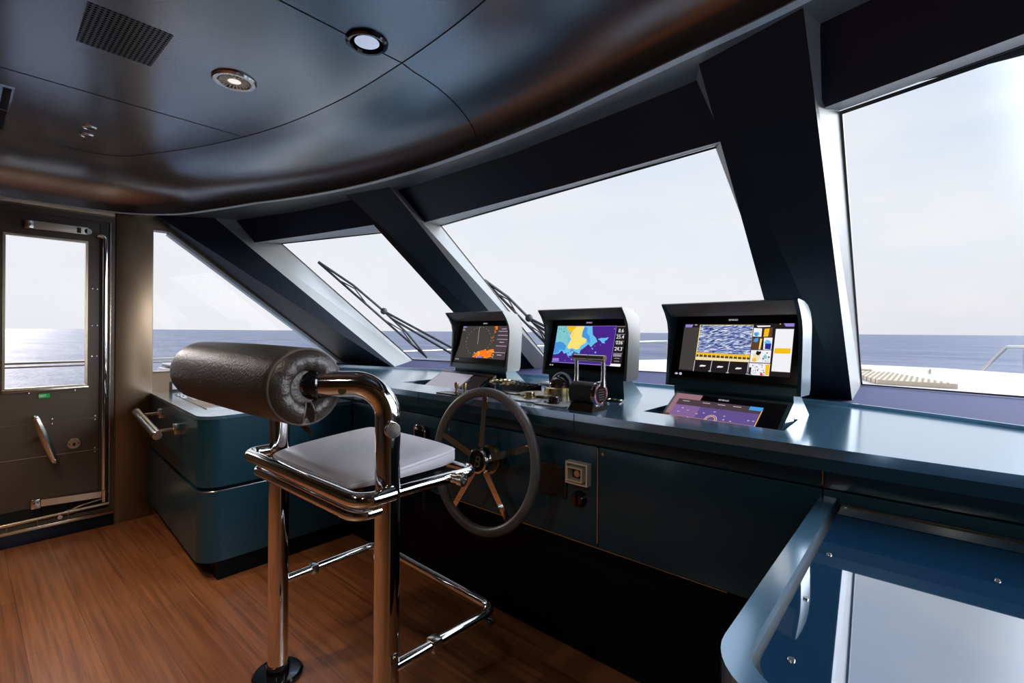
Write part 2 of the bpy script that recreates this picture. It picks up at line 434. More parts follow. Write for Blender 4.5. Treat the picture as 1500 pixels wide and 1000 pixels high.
# lever handle
m = MB().tube([(XW+.055, .318, .755), (XW+.058, .345, .67), (XW+.055, .375, .57), (XW+.045, .400, .49)], [.017, .022, .022, .018], STEEL, 16, flat=.55)
m.cyl((XW-.012, .352, .635), (XW+.05, .352, .635), .014, STEEL)
m.sphere((XW+.055, .316, .76), .0175, STEEL, 14, (.6, 1, 1)); m.sphere((XW+.045, .402, .486), .0185, STEEL, 14, (.6, 1, 1))
m.build('door_handle', leaf)
m = MB().lathe([(0, .010), (.030, .010), (.034, .006), (.034, -.002)], (XW-.012, .497, .566), (1, 0, 0), BRASSY, 28)
m.box((XW-.004, .490, .552), (XW+.001, .504, .572), GLOSSK, .002)
for y in (.475, .519): m.cyl((XW-.004, y, .566), (XW-.0005, y, .566), .004, GLOSSK, seg=10)
m.build('key_escutcheon', leaf)
# little screws
for y, z in [(.395, .735), (.395, .705), (.60, .73), (.60, .705), (.395, .525), (.395, .495), (.60, .522), (.60, .497), (.29, .905), (.50, .905),
             (.58, 1.56), (.605, 1.56), (.58, 1.32), (.605, 1.32), (.58, 1.12), (.605, 1.12)]:
    MB().lathe([(0, .003), (.005, .002), (.0055, -.001)], (XW-.012, y, z), (1, 0, 0), STEEL, 10).build('screw', leaf)
# upper closing arm
m = MB().box((XW-.004, .262, 1.900), (XW+.030, .305, 1.950), STEEL, .004)
m.cyl((XW+.03, .283, 1.925), (XW+.036, .283, 1.925), .011, CHROME)
m.build('arm_bracket', leaf)
m = MB().box((XW+.010, .305, 1.902), (XW+.024, .555, 1.950), CREAMM, .005)
m.cyl((XW+.010, .555, 1.924), (XW+.024, .555, 1.924), .019, STEEL)
m.box((XW+.0242, .500, 1.908), (XW+.026, .520, 1.941), DARKB)
m.build('closing_arm', d1)
# vertical polished bar, bent at its top
m = MB().tube(fillet([(XW+.012, .600, 1.905), (XW+.014, .642, 1.905), (XW+.014, .642, .20)], .035), .0145, CHROME, 14)
m.build('vertical_bar', d1)
m = MB().box((XW+.0, .668, .15), (XW+.006, .6745, 2.0), BRASSY, .001); m.build('seal_strip', d1)
# bottom linkage
m = MB().box((XW-.002, .300, .205), (XW+.026, .345, .262), STEEL, .004)
for y in (.315, .332): m.cyl((XW+.026, y, .24), (XW+.029, y, .24), .004, GLOSSK, seg=8)
m.build('linkage_bracket', leaf)
m = MB().hexa([(XW+.006, .345, .212), (XW+.020, .345, .212), (XW+.020, .345, .253), (XW+.006, .345, .253)],
              [(XW+.006, .632, .196), (XW+.020, .632, .196), (XW+.020, .632, .236), (XW+.006, .632, .236)], BRASSY)
m.build('bottom_bar', d1)
m = MB().cyl((XW+.012, .645, .165), (XW+.012, .645, .235), .017, CHROME); m.sphere((XW+.012, .645, .24), .019, CHROME, 14); m.cyl((XW+.012, .628, .20), (XW+.012, .664, .20), .012, GLOSSK)
m.build('pivot_hinge', d1)
m = MB().tube([(XW+.018, -.2, .128), (XW+.018, .668, .150)], .0105, BRASSY, 12)
m.tube([(XW+.018, .47, .15), (XW+.018, .54, .172), (XW+.018, .63, .185)], .005, BRASSY, 8)
m.cyl((XW+.012, .43, .125), (XW+.03, .43, .125), .012, STEEL, seg=12); m.cyl((XW+.018, .455, .146), (XW+.018, .49, .147), .016, STEEL, seg=12)
for y in (.2, .33, .47): m.cyl((XW+.018, y, .098), (XW+.018, y, .14), .004, STEEL, seg=8)
m.build('bottom_rail', d1)
m = MB().box((XW-.05, -.22, .080), (XW+.030, .692, .100), BRASSY, .003); m.build('threshold', d1)
m = MB().box((XW-.002, YB, 0), (XW+.016, .692, .082), NAVY, .002); struct(m.build('baseboard_left'))
m = MB().box((XW-.004, .36-.024, .872), (XW-.0095, .36+.024, .898), GREENS, .001)
m.box((XW-.0095, .366, .875), (XW-.0088, .382, .895), WHITE)
es = tag(m.build('exit_sign'), 'small green exit sticker under the door window', 'sign')
text_mesh('EXIT', .017, (XW-.0040, .350, .885), (0, 1, 0), (0, 0, 1), WHITE, 'lettering', es, .0004)

# port window -------------------------------------------------------------------
w1 = struct(thing('window_1', 'triangular side window between bronze post and raked pillar', 'window', (XW-.05, 1.4, 1.0)))
MB().prism([(XW-.05, y, z) for y, z in WIN], (-.008, 0, 0), GLASS).build('glass_pane', w1, 0)
dv = V((0, 1.36, -.995)).normalized()
m = MB(); a = V((XW+.004, 1.0, 1.995)); b = V((XW+.004, 2.36, 1.0))
nrm = V((0, -.995, -1.36)).normalized()
m.hexa([a, a+V((-.06, 0, 0)), a+V((-.06, 0, 0))+nrm*.022, a+nrm*.022], [b, b+V((-.06, 0, 0)), b+V((-.06, 0, 0))+nrm*.022, b+nrm*.022], STEEL)
m.mats = [LIP]; m.build('raked_bead', w1)
MB().box((XW-.06, .905, .992), (XW+.012, 2.36, 1.003), BRASSY, .002).build('sill_bead', w1)

m = MB().box((XW-.001, 1.005, .852), (XW+.006, 1.14, .925), BRDARK, .002)
m.box((XW+.006, 1.02, .868), (XW+.010, 1.112, .915), WHITE, .002)
for y in (1.045, 1.066, 1.087):
    for z in (.883, .90): m.box((XW+.0095, y-.004, z-.005), (XW+.0108, y+.004, z+.003), GLOSSK)
tag(m.build('power_outlet'), 'white twin power outlet on a bronze plate below the side window', 'outlet')

# ------------------------------------------------------------------ raked pillars
def pillar(name, inner, gl_l, gl_r):
    """inner: TL,TR,BR,BL of the inner face; gl_l / gl_r: (top,bottom) of the glass edge on each side"""
    TL, TR, BR, BL = [V(p) for p in inner]
    def ext(a, b, t): return a+(b-a)*t
    TL2 = ext(BL, TL, 1.005); TR2 = ext(BR, TR, 1.005); BL2 = ext(TL, BL, 1.06); BR2 = ext(TR, BR, 1.06)
    lt, lb = V(gl_l[0]), V(gl_l[1]); rt, rb = V(gl_r[0]), V(gl_r[1])
    lt2 = ext(lb, lt, 1.18); lb2 = ext(lt, lb, 1.08); rt2 = ext(rb, rt, 1.18); rb2 = ext(rt, rb, 1.08)
    out = V((0, .03, .03))
    m = MB()
    vs = [TL2, TR2, BR2, BL2, lt2, rt2, rb2, lb2]
    m.add(vs, [[0, 1, 2, 3]], PILL); m.add(vs, [[1, 5, 6, 2], [0, 3, 7, 4]], REVEAL)
    m.add(vs, [[4, 7, 6, 5], [0, 4, 5, 1], [3, 2, 6, 7]], BLACKP)
    bm = bmesh.new()
    # thin bright edge beads along both inner edges
    return m
PILL = pbr('pillar_navy_lacquer', (.006, .009, .016), .45, 0, 1.5, .05, .3, spec=.25)
pA = pillar('A', [(-4.075, .83, 2.14), (-3.975, 1.215, 2.135), (-3.50, 2.515, .97), (-4.075, 2.40, .97)],
            [(-4.10, 1.25, 2.0), (-4.10, 2.50, 1.03)], [(-3.97, 1.72, 2.0), (-3.644, 2.791, 1.03)])
struct(pA.build('trim_3', smooth=0))
pB = pillar('B', [(-2.705, 1.550, 2.135), (-2.366, 1.633, 2.135), (-2.343, 3.019, .97), (-2.506, 2.853, .97)],
            [(-2.74, 2.03, 2.0), (-2.56, 3.02, 1.03)], [(-2.46, 2.10, 2.0), (-2.259, 3.094, 1.03)])
struct(pB.build('trim_4', smooth=0))
pC = pillar('C', [(-.547, 1.488, 2.135), (-.250, 1.390, 2.135), (-.28, 2.762, .97), (-.528, 2.745, .97)],
            [(-.62, 1.87, 2.0), (-.56, 3.19, 1.03)], [(-.222, 1.82, 2.0), (-.284, 3.18, 1.03)])
struct(pC.build('trim_5', smooth=0))
# thin bright edges of the pillar lining
# ------------------------------------------------------------------ windscreen panes
def pane(name, q, label):
    t = struct(thing(name, label, 'window', lerp(q[3], q[2], .5)))
    q = [V(p) for p in q]; n = (q[1]-q[0]).cross(q[3]-q[0]).normalized()
    if n.y < 0: n = -n
    MB().ring([q, [p+n*.008 for p in q]], GLASS).build('glass_pane', t, 0)
    # slim dark glazing bead round the pane
    c = sum(q, V((0, 0, 0)))/4
    m = MB()
    for i in range(4):
        a, b = q[i], q[(i+1) % 4]
        ai = a+(c-a).normalized()*.012; bi = b+(c-b).normalized()*.012
        m.hexa([a-n*.004, b-n*.004, bi-n*.004, ai-n*.004], [a-n*.0005, b-n*.0005, bi-n*.0005, ai-n*.0005], DARKB)
    m.build('glazing_bead', t, 0)
    return t
pane('window_2', [(-3.97, 1.72, 2.0), (-2.74, 2.03, 2.0), (-2.56, 3.02, 1.03), (-3.644, 2.791, 1.03)], 'narrow raked windscreen pane left of the centre pane')
pane('window_3', [(-2.46, 2.10, 2.0), (-.58, 1.86, 2.0), (-.54, 3.19, 1.03), (-2.259, 3.094, 1.03)], 'large raked centre windscreen pane')
pane('window_4', [(-.222, 1.82, 2.0), (.66, 1.55, 2.0), (.80, 2.95, 1.03), (-.284, 3.18, 1.03)], 'raked windscreen pane at the right')

# headers above the panes (navy face, grey underside)
def header(name, top, low, gl):
    m = MB(); n = len(top)
    T = [V(p) for p in top]; Lo = [V(p) for p in low]; Gp = [V(p) for p in gl]
    Tb = [V((p.x, p.y+.5, p.z+.10)) for p in T]; Gb = [p+V((0, .02, .06)) for p in Gp]
    m.add(T+Lo, [[i, i+1, n+i+1, n+i] for i in range(n-1)], NAVY)
    m.add(Lo+Gp, [[i, i+1, n+i+1, n+i] for i in range(n-1)], REVEAL)
    m.add(Gp+Gb, [[i, i+1, n+i+1, n+i] for i in range(n-1)], BLACKP)
    m.add(Gb+Tb, [[i, i+1, n+i+1, n+i] for i in range(n-1)], BLACKP)
    m.add(Tb+T, [[i, i+1, n+i+1, n+i] for i in range(n-1)], BLACKP)
    for k in (0, n-1): m.add([T[k], Lo[k], Gp[k], Gb[k], Tb[k]], [[0, 1, 2, 3, 4]], BLACKP)
    return struct(m.build(name))
header('trim_6', [(-4.08, 1.37, SZ), (-3.4, 1.56, SZ), (-2.66, 1.68, SZ)], [(-3.95, 1.50, 1.97), (-3.25, 1.64, 1.97), (-2.665, 1.735, 1.97)],
       [(-4.02, 1.71, 2.0), (-3.48, 1.845, 2.0), (-2.70, 2.035, 2.0)])
header('trim_7', [(-2.40, 1.715, SZ), (-1.496, 1.705, SZ), (-.64, 1.605, SZ), (-.40, 1.56, SZ)], [(-2.45, 1.90, 1.97), (-1.30, 1.825, 1.97), (-.563, 1.752, 1.97), (-.40, 1.73, 1.97)],
       [(-2.46, 2.10, 2.0), (-1.30, 1.958, 2.0), (-.585, 1.857, 2.0), (-.40, 1.83, 2.0)])
header('trim_8', [(-.30, 1.535, SZ), (.15, 1.42, SZ), (.75, 1.18, SZ)], [(-.242, 1.685, 1.97), (.15, 1.556, 1.97), (.75, 1.33, 1.97)],
       [(-.250, 1.825, 2.0), (.163, 1.684, 2.0), (.75, 1.48, 2.0)])

# ------------------------------------------------------------------ ceiling: soffit, lip, cove, flat
RIMP = [(-4.10, -3.0), (-4.10, -1.0), (-4.10, .0), (-4.095, .35), (-4.05, .70), (-3.88, .95), (-3.60, 1.115), (-3.13, 1.31), (-2.58, 1.455), (-2.02, 1.52), (-1.53, 1.52),
        (-1.13, 1.49), (-.81, 1.44), (-.56, 1.40), (-.246, 1.345), (.05, 1.25), (.35, 1.08), (.58, .85), (.70, .5), (.72, 0), (.72, -1.0), (.72, -3.0)]
rim = [p for p in catmull([(x, y, 0) for x, y in RIMP], 7)]
def rimz(p): return RZ-.05*max(0, min(1, (-3.3-p.x)/.75))
nr = []
for i, p in enumerate(rim):
    t = (rim[min(i+1, len(rim)-1)]-rim[max(i-1, 0)]).normalized(); nr.append(V((t.y, -t.x, 0)))
COVE = .41
cm = MB(); rows = []
K = 10
for k in range(K+1):
    th = k/K*pi/2
    rows.append([V((p.x, p.y, 0))+n*(COVE*(1-cos(th)))+V((0, 0, rimz(p)+(CZ-rimz(p))*sin(th))) for p, n in zip(rim, nr)])
cm.ring(rows, CEIL, closed=False, cap0=False, cap1=False)
seam = rows[-1]
top = [V(p) for p in seam]
bm = bmesh.new(); vs = [bm.verts.new(p) for p in top]; bm.faces.new(vs); bmesh.ops.triangulate(bm, faces=bm.faces[:]); cm.bm(bm, CEIL)
ceil = struct(cm.build('ceiling', smooth=50))
# black joints let into the ceiling panels (as thin ribbons in the surface)
def ribbon(pts, w, mat, name, parent, dz=-.0012, side=None):
    m = MB(); P = [V(p) for p in pts]; A = []; B = []
    for i, p in enumerate(P):
        t = (P[min(i+1, len(P)-1)]-P[max(i-1, 0)]); s = (side or V((0, 0, 1)).cross(V((t.x, t.y, 0)))).normalized()*w/2
        A.append(p+s+V((0, 0, dz))); B.append(p-s+V((0, 0, dz)))
    n = len(P)
    A2 = [p+V((0, 0, .001)) for p in A]; B2 = [p+V((0, 0, .001)) for p in B]
    m.ring([[a, b, c, d] for a, b, c, d in zip(A, B, B2, A2)], mat)
    return m.build(name, parent, 0)
i0 = next(i for i, p in enumerate(rim) if p.y > .6); i1 = len(rim)-1-next(i for i, p in enumerate(reversed(rim)) if p.y > .3)
ribbon(seam[i0-4:i1], .0045, JOINT, 'panel_joint', ceil)
def seam_y(x): 
    best = min(range(len(seam)), key=lambda i: abs(seam[i].x-x) if seam[i].y > .4 else 9); return best
for x, down in ((-2.755, False), (-1.53, True)):
    k = seam_y(x); pts = [V((x, yy, CZ)) for yy in [-2+.2*j for j in range(30) if -2+.2*j < seam[k].y]]+[V((x, seam[k].y, CZ))]
    if down: pts += [rows[q][k]+V((0, 0, 0)) for q in range(K-1, -1, -1)]
    ribbon(pts, .0045, JOINT, 'panel_joint', ceil, side=V((1, 0, 0)))
# satin lip under the rim
lipi = [V((p.x, p.y, rimz(p)-.004)) for p in rim]; lipo = [V((p.x, p.y, rimz(p)-.004))-n*.030 for p, n in zip(rim, nr)]
m = MB(); m.ring([[a, b, V((b.x, b.y, b.z+.03)), V((a.x, a.y, a.z+.008))] for a, b in zip(lipi, lipo)], LIP)
struct(m.build('trim_9', smooth=30))
# soffit
hl = [(-4.12, 1.36), (-3.4, 1.57), (-2.45, 1.72), (-1.496, 1.72), (-.64, 1.62), (-.30, 1.55), (.15, 1.44), (.76, 1.2)]
out = [V((x, y+.03, SZ)) for x, y in hl]
i2 = next(i for i, p in enumerate(rim) if p.y > -.2); i3 = len(rim)-1-next(i for i, p in enumerate(reversed(rim)) if p.y > -.2)
inn = [V((p.x, p.y, rimz(p)+.003))-n*.028 for p, n in list(zip(rim, nr))[i2:i3+1]]
SOFF = pbr('soffit_lacquer', (.17, .165, .155), .34, .7, 1.6, .5, .25)
m = MB()
def near_out(p):
    # matching point on the outer line
    if p.x <= -4.03 or p.y < .4 and p.x < 0: return V((XW-.02, p.y+.01, p.z))
    if p.x >= .60: return V((XS+.02, p.y+.01, SZ))
    for a, b in zip(out[:-1], out[1:]):
        if a.x <= p.x <= b.x:
            q = lerp(a, b, (p.x-a.x)/(b.x-a.x)); q.z = SZ; return q
    return out[0].copy() if p.x < -2 else out[-1].copy()
outer = [near_out(p) for p in inn]
m.ring([inn, outer, [q+V((0, 0, .03)) for q in outer], [p+V((0, 0, .02)) for p in inn]], SOFF, closed=False, cap0=False, cap1=False)
sf = struct(m.build('trim_10', smooth=20))
ribbon([(-1.503, 1.535, SZ), (-1.475, 1.60, SZ), (-1.435, 1.715, SZ)], .005, JOINT, 'panel_joint', sf, side=V((1, .3, 0)))
# roof over everything so no sky leaks in
m = MB().box((XW-.1, YB-.1, 2.45), (XS+.1, 1.25, 2.5), BLACKP)
m.add([(XW-.1, 1.25, 2.5), (XS+.1, 1.25, 2.5), (XS+.1, 2.2, 2.22), (XW-.1, 2.2, 2.22), (XW-.1, 1.25, 2.46), (XS+.1, 1.25, 2.46), (XS+.1, 2.2, 2.18), (XW-.1, 2.2, 2.18)],
      [[0, 1, 2, 3], [4, 5, 6, 7], [0, 1, 5, 4], [1, 2, 6, 5], [2, 3, 7, 6], [3, 0, 4, 7]], BLACKP)
m.box((XW-.09, YB, 2.15), (XW+.0, 1.3, 2.46), BLACKP); m.box((XS+.0, YB, 2.15), (XS+.09, 1.3, 2.46), BLACKP)
struct(m.build('roof', smooth=0))

# ceiling fittings
def disc_uv(): pass
m = MB(); c = [(-1.994, .264), (-1.994, .492), (-2.294, .492), (-2.294, .274)]
m.add([(x, y, CZ-.0015) for x, y in c]+[(x, y, CZ+.002) for x, y in c], [[0, 1, 2, 3], [0, 4, 5, 1], [1, 5, 6, 2], [2, 6, 7, 3], [3, 7, 4, 0]], PERF, [(x+5, y+5) for x, y in c]*2)
tag(m.build('ceiling_vent', smooth=0), 'rectangular perforated air vent in the dark ceiling', 'vent')

t = thing('downlight', 'round ceiling downlight with fluted gold reflector', 'light', (-2.158, .742, CZ))
o = V((-2.158, .742, CZ))
MB().lathe([(.056, .001), (.080, .001), (.082, -.004), (.076, -.011), (.062, -.011), (.058, -.008), (.056, .001)], o, (0, 0, 1), STEEL, 40).build('trim_ring', t)
m = MB(); n = 48; ra = []; 
for j, (r, h) in enumerate([(.0575, -.0085), (.045, -.004), (.024, -.0015)]):
    ra.append([o+V((cos(2*pi*k/n)*(r+(.0022 if k % 2 else 0)), sin(2*pi*k/n)*(r+(.0022 if k % 2 else 0)), h)) for k in range(n)])
m.ring(ra, DARKB, True, False, True)
for k in range(24):
    a = 2*pi*k/24; dv_ = V((cos(a), sin(a), 0)); sv = V((-sin(a), cos(a), 0))*.0030
    m.hexa([o+dv_*.056+V((0, 0, -.0095))+sv, o+dv_*.056+V((0, 0, -.0095))-sv, o+dv_*.056+V((0, 0, -.006))-sv, o+dv_*.056+V((0, 0, -.006))+sv],
           [o+dv_*.024+V((0, 0, -.007))+sv, o+dv_*.024+V((0, 0, -.007))-sv, o+dv_*.024+V((0, 0, -.001))-sv, o+dv_*.024+V((0, 0, -.001))+sv], FLUTE)
m.build('reflector', t)
MB().lathe([(0, -.0085), (.018, -.008), (.026, -.005), (.027, -.001)], o, (0, 0, 1), LAMPW, 28).build('lens', t)

t = thing('ceiling_lamp', 'round ceiling lamp with bluish white lens in a black ring', 'light', (-1.511, .947, CZ))
o = V((-1.511, .947, CZ))
MB().lathe([(.054, -.004), (.058, -.012), (.066, -.013), (.072, -.008), (.074, 0), (.06, .004), (.052, .002), (.054, -.004)], o, (0, 0, 1), GLOSSK, 40).build('ring', t)
MB().lathe([(0, -.0055), (.035, -.005), (.0535, -.0025), (.0535, .002)], o, (0, 0, 1), SKYLENS, 40).build('lens', t)

def spot(x, y, z, label, sc=1.):
    t = thing('spotlight', label, 'light', (x, y, z), 'small ceiling spotlights')
    o = V((x, y, z))
    MB().lathe([(.021*sc, -.001), (.024*sc, -.006), (.033*sc, -.005), (.036*sc, 0), (.03*sc, .003), (.021*sc, .002), (.021*sc, -.001)], o, (0, 0, 1), STEEL, 28).build('ring', t)
    MB().lathe([(0, -.001), (.008*sc, -.0015), (.010*sc, -.003), (.013*sc, -.003), (.014*sc, -.001), (.0225*sc, -.001)], o, (0, 0, 1), GLOSSK, 24).build('lens', t)
    MB().lathe([(.009*sc, -.005), (.0125*sc, -.005), (.0125*sc, -.002), (.009*sc, -.002), (.009*sc, -.005)], o, (0, 0, 1), STEEL, 24).build('inner_ring', t)
spot(-1.553, 1.60, SZ, 'small round spotlight in soffit above centre pane, left one of the pair')
spot(-1.420, 1.586, SZ, 'small round spotlight in soffit above centre pane, right one of the pair')
spot(-3.36, 1.30, SZ, 'small round spotlight in soffit above narrow pane, left one of the pair')
spot(-3.22, 1.352, SZ, 'small round spotlight in soffit above narrow pane, right one of the pair')
spot(-3.235, .438, CZ, 'small round spotlight in ceiling by the slotted grille, nearer the perforated vent', .95)
spot(-3.375, .446, CZ, 'small round spotlight in ceiling by the slotted grille, nearer the side door', .95)
m = MB()
m.box((-3.62, -.10, CZ-.003), (-2.95, .16, CZ+.002), CEIL, .001)
for x0, x1 in ((-3.60, -3.285), (-3.265, -2.965)):
    for k in range(5):
        y1 = .152-k*.045; m.box((x0, y1-.026, CZ-.0045), (x1, y1, CZ-.002), JOINT, .001)
tag(m.build('slotted_grille'), 'black slotted air grille at the left edge of the ceiling', 'vent')

# ------------------------------------------------------------------ console: countertop, ledge, body
CTZ = .98
backe = catmull([(-4.12, 2.24, CTZ), (-3.67, 2.374, CTZ), (-2.98, 2.567, CTZ), (-2.2, 2.69, CTZ), (-1.4, 2.745, CTZ), (-.9, 2.72, CTZ), (-.424, 2.65, CTZ), (-.10, 2.545, CTZ), (.237, 2.377, CTZ), (.74, 2.06, CTZ)], 5)
H1 = [(-2.50, 1.83), (-1.885, 1.83), (-1.885, 2.135), (-2.50, 2.14)]
H3 = [(-.885, 1.835), (-.366, 1.79), (-.374, 2.06), (-.885, 2.07)]
outl = [(-4.12, 1.60, CTZ), (XS, 1.60, CTZ)]+[tuple(p) for p in reversed(backe)]
m = MB().prism(outl, (0, 0, -.030), TEAL, [[(x, y, CTZ) for x, y in H1], [(x, y, CTZ) for x, y in H3]])
m.prism([(XW, 1.60, CTZ-.03), (XW, 1.625, CTZ-.03), (XW, 1.625, CTZ-.066), (XW, 1.60, CTZ-.066)], (XS-XW, 0, 0), TEALF)
for x in (-2.041, -1.064): m.box((x-.0012, 1.5988, CTZ-.065), (x+.0012, 1.602, CTZ-.002), JOINT)
ct = m.build('countertop')
tag(ct, 'long glossy teal countertop carrying the monitors under the windscreen', 'countertop')
# raised lip at the back of the countertop and fabric ledge up to the glass
m = MB(); 
m.ring([[p+V((0, -.012, 0)), p+V((0, -.012, .013)), p+V((0, .004, .013)), p+V((0, .004, 0))] for p in backe], TEAL)
struct(m.build('trim_11'))
gb = [V(p) for p in [(-4.12, 2.42, 1.03), (-3.644, 2.791, 1.03), (-3.1, 2.90, 1.03), (-2.259, 3.094, 1.03), (-1.4, 3.16, 1.03), (-.54, 3.19, 1.03), (-.284, 3.18, 1.03), (.3, 3.11, 1.03), (.80, 2.95, 1.03)]]
def at_x(L_, x):
    for a, b in zip(L_[:-1], L_[1:]):
        if a.x <= x <= b.x: return lerp(a, b, (x-a.x)/(b.x-a.x))
    return L_[0] if x < L_[0].x else L_[-1]
gl2 = [at_x(gb, p.x) for p in backe]
m = MB()
b0 = [p+V((0, .003, .002)) for p in backe]; g0 = [p+V((0, .01, -.004)) for p in gl2]
m.ring([[a, b, b+V((0, 0, -.06)), a+V((0, 0, -.06))] for a, b in zip(b0, g0)], LEDGE)
struct(m.build('trim_12'))
# outer hull shelf below the glass, outside
m = MB(); m.ring([[g+V((0, .012, -.006)), g+V((0, .30, -.05)), g+V((0, .30, -.6)), g+V((0, .012, -.6))] for g in gl2], DECKW)
struct(m.build('trim_13'))

co = thing('helm_console', 'teal helm console front below the long countertop', 'console', (-1.5, 1.9, 0))
m = MB().box((-2.775, 1.68, 0), (XS, 2.25, .86), BLACKP)
m.box((XW, 1.68, 0), (-2.77, 2.2, .915), TEALF)
m.build('carcass', co)
def panel(x0, x1, z0, z1):
    return MB().box((x0, 1.656, z0), (x1, 1.684, z1), TEALF, .002).build('front_panel', co)
panel(-2.77, -.9905, .455, .848); panel(-.9845, -.2395, .455, .848); panel(-.2365, XS, .40, .848)
MB().box((-2.77, 1.664, .852), (-.2395, 1.684, .914), TEALF, .001).build('top_rail', co)
MB().box((-.2365, 1.664, .852), (XS, 1.684, .914), TEALF, .001).build('top_rail', co)
for x, z in ((-2.098, .842-.02), (-.965, .825), (-1.86, .80)):
    MB().lathe([(0, .004), (.006, .003), (.007, -.001)], (x, 1.656, z), (0, -1, 0), STEEL, 12).build('screw', co)
MB().box((-2.0, 1.6545, .4515), (-.5, 1.662, .4545), STEEL, 0).build('lower_trim_strip', co)
for x in (-.988, -.238): MB().box((x-.0018, 1.6545, .47 if x < -.5 else .86), (x+.0018, 1.66, .845 if x < -.5 else .91), GOLDB if x > -.5 else STEEL).build('panel_edge', co)
MB().box((XW, 1.672, 0), (XS, 1.682, .40), BLACKP).build('kick_panel', co)

# fittings on the console front
m = MB().box((-1.30, 1.646, .612), (-1.13, 1.656, .748), RUBBER, .004)
c = [(-1.29, .622), (-1.14, .622), (-1.14, .738), (-1.29, .738)]
m.add([(x, 1.6455, z) for x, z in c], [[0, 1, 2, 3]], PERF2, [(x+5, z) for x, z in c])
tag(m.build('speaker_grille'), 'black square speaker grille on the console right of the wheel', 'speaker')
t = thing('stop_button_cover', 'clear framed cover over a push button on the console', 'button', (-1.07, 1.656, .688))
m = MB()
for k, (a, b) in enumerate(((.0, .030), (.016, .045))):
    x0, x1, z0, z1 = -1.122+a, -1.018-a, .690+a, .778-a; y0 = 1.656-b; w = .0075 if k == 0 else .005
    m.prism([(x0, y0, z0), (x1, y0, z0), (x1, y0, z1), (x0, y0, z1)], (0, b, 0), ACRYL,
            [[(x0+w, y0, z0+w), (x1-w, y0, z0+w), (x1-w, y0, z1-w), (x0+w, y0, z1-w)]])
m.build('frame', t, 0)
m = MB().box((-1.105, 1.648, .707), (-1.035, 1.657, .761), GLOSSK, .002); bp_ = m.build('back_plate', t)
m = MB().lathe([(0, .018), (.013, .018), (.015, .014), (.015, 0)], (-1.07, 1.648, .734), (0, -1, 0), STEEL, 24); m.build('push_button', bp_)
m = MB().lathe([(0, .026), (.024, .026), (.029, .020), (.032, .004), (.034, 0)], (-1.07, 1.656, .628), (0, -1, 0), GLOSSK, 28)
m.box((-1.074, 1.622, .604), (-1.066, 1.634, .652), GLOSSK, .003)
tag(m.build('rotary_knob'), 'black rotary knob below the clear button cover', 'knob')
# handset on its coiled cord
t = thing('radio_handset', 'black handset with chrome rim hanging on the console left of the wheel', 'handset', (-2.04, 1.656, .70))
m = MB().box((-2.085, 1.600, .665), (-2.005, 1.656, .795), GLOSSK, .022, seg=4); m.build('body', t)
m = MB(); pts = fillet([(-2.088, 1.612, .66), (-2.002, 1.612, .66), (-2.002, 1.612, .80), (-2.088, 1.612, .80)], .03, 6, True)
m.tube(pts, .006, CHROME, 10, True); m.build('rim', t)
m = MB(); pts = []
for k in range(0, 26*10):
    a = k/10*2*pi; z = .66-.30*k/260
    pts.append(V((-2.03+.011*cos(a)+.02*(k/260), 1.625+.011*sin(a), z)))
m.tube(pts, .0035, RUBBER, 6); m.build('coiled_cord', t)

# steering wheel ----------------------------------------------------------------
WC = V((-1.503, 1.535, .728)); WR = .30
ax = V((0, -1, .10)).normalized(); wa = V((1, 0, 0)); wb = ax.cross(wa)*-1
if wb.z < 0: wb = -wb
t = thing('steering_wheel', 'five spoked steering wheel with grey leather rim and chrome spokes', 'steering wheel', tuple(WC))
MB().tube([WC+(wa*cos(2*pi*k/72)+wb*sin(2*pi*k/72))*WR for k in range(72)], .0215, WHEELR, 18, True).build('rim', t)
for k in range(5):
    a = pi/2+2*pi*k/5+.04; dv_ = wa*cos(a)+wb*sin(a); sv = ax.cross(dv_)*.015
    m = MB(); p0 = WC+dv_*.030+ax*.012; p1 = WC+dv_*(WR-.012)
    m.ring([[p0+sv+ax*.003, p0-sv+ax*.003, p0-sv-ax*.003, p0+sv-ax*.003], [p1+sv*.9+ax*.003, p1-sv*.9+ax*.003, p1-sv*.9-ax*.003, p1+sv*.9-ax*.003]], CHROME)
    m.build('spoke', t, 0)
hub = MB().lathe([(.034, -.112), (.040, -.02), (.058, -.015), (.058, .025), (.054, .034), (.047, .036), (.042, .036)], WC, ax, CHROME, 40)
hub.lathe([(.062, -.062), (.064, -.040), (.050, -.036), (.03, -.040)], WC, ax, GOLDB, 36)
hub = hub.build('hub', t)
MB().lathe([(0, .0365), (.046, .0365), (.047, .034), (.03, .03)], WC, ax, GLOSSK, 36).build('hub_cap', hub)
text_mesh('B', .072, WC+ax*.0368+wb*-.004, wa, wb, STEEL, 'emblem', hub, .0008, shear=.25)
text_mesh('I', .068, WC+ax*.0368+wa*-.012+wb*-.002, wa, wb, STEEL, 'emblem', hub, .0008, shear=.35)

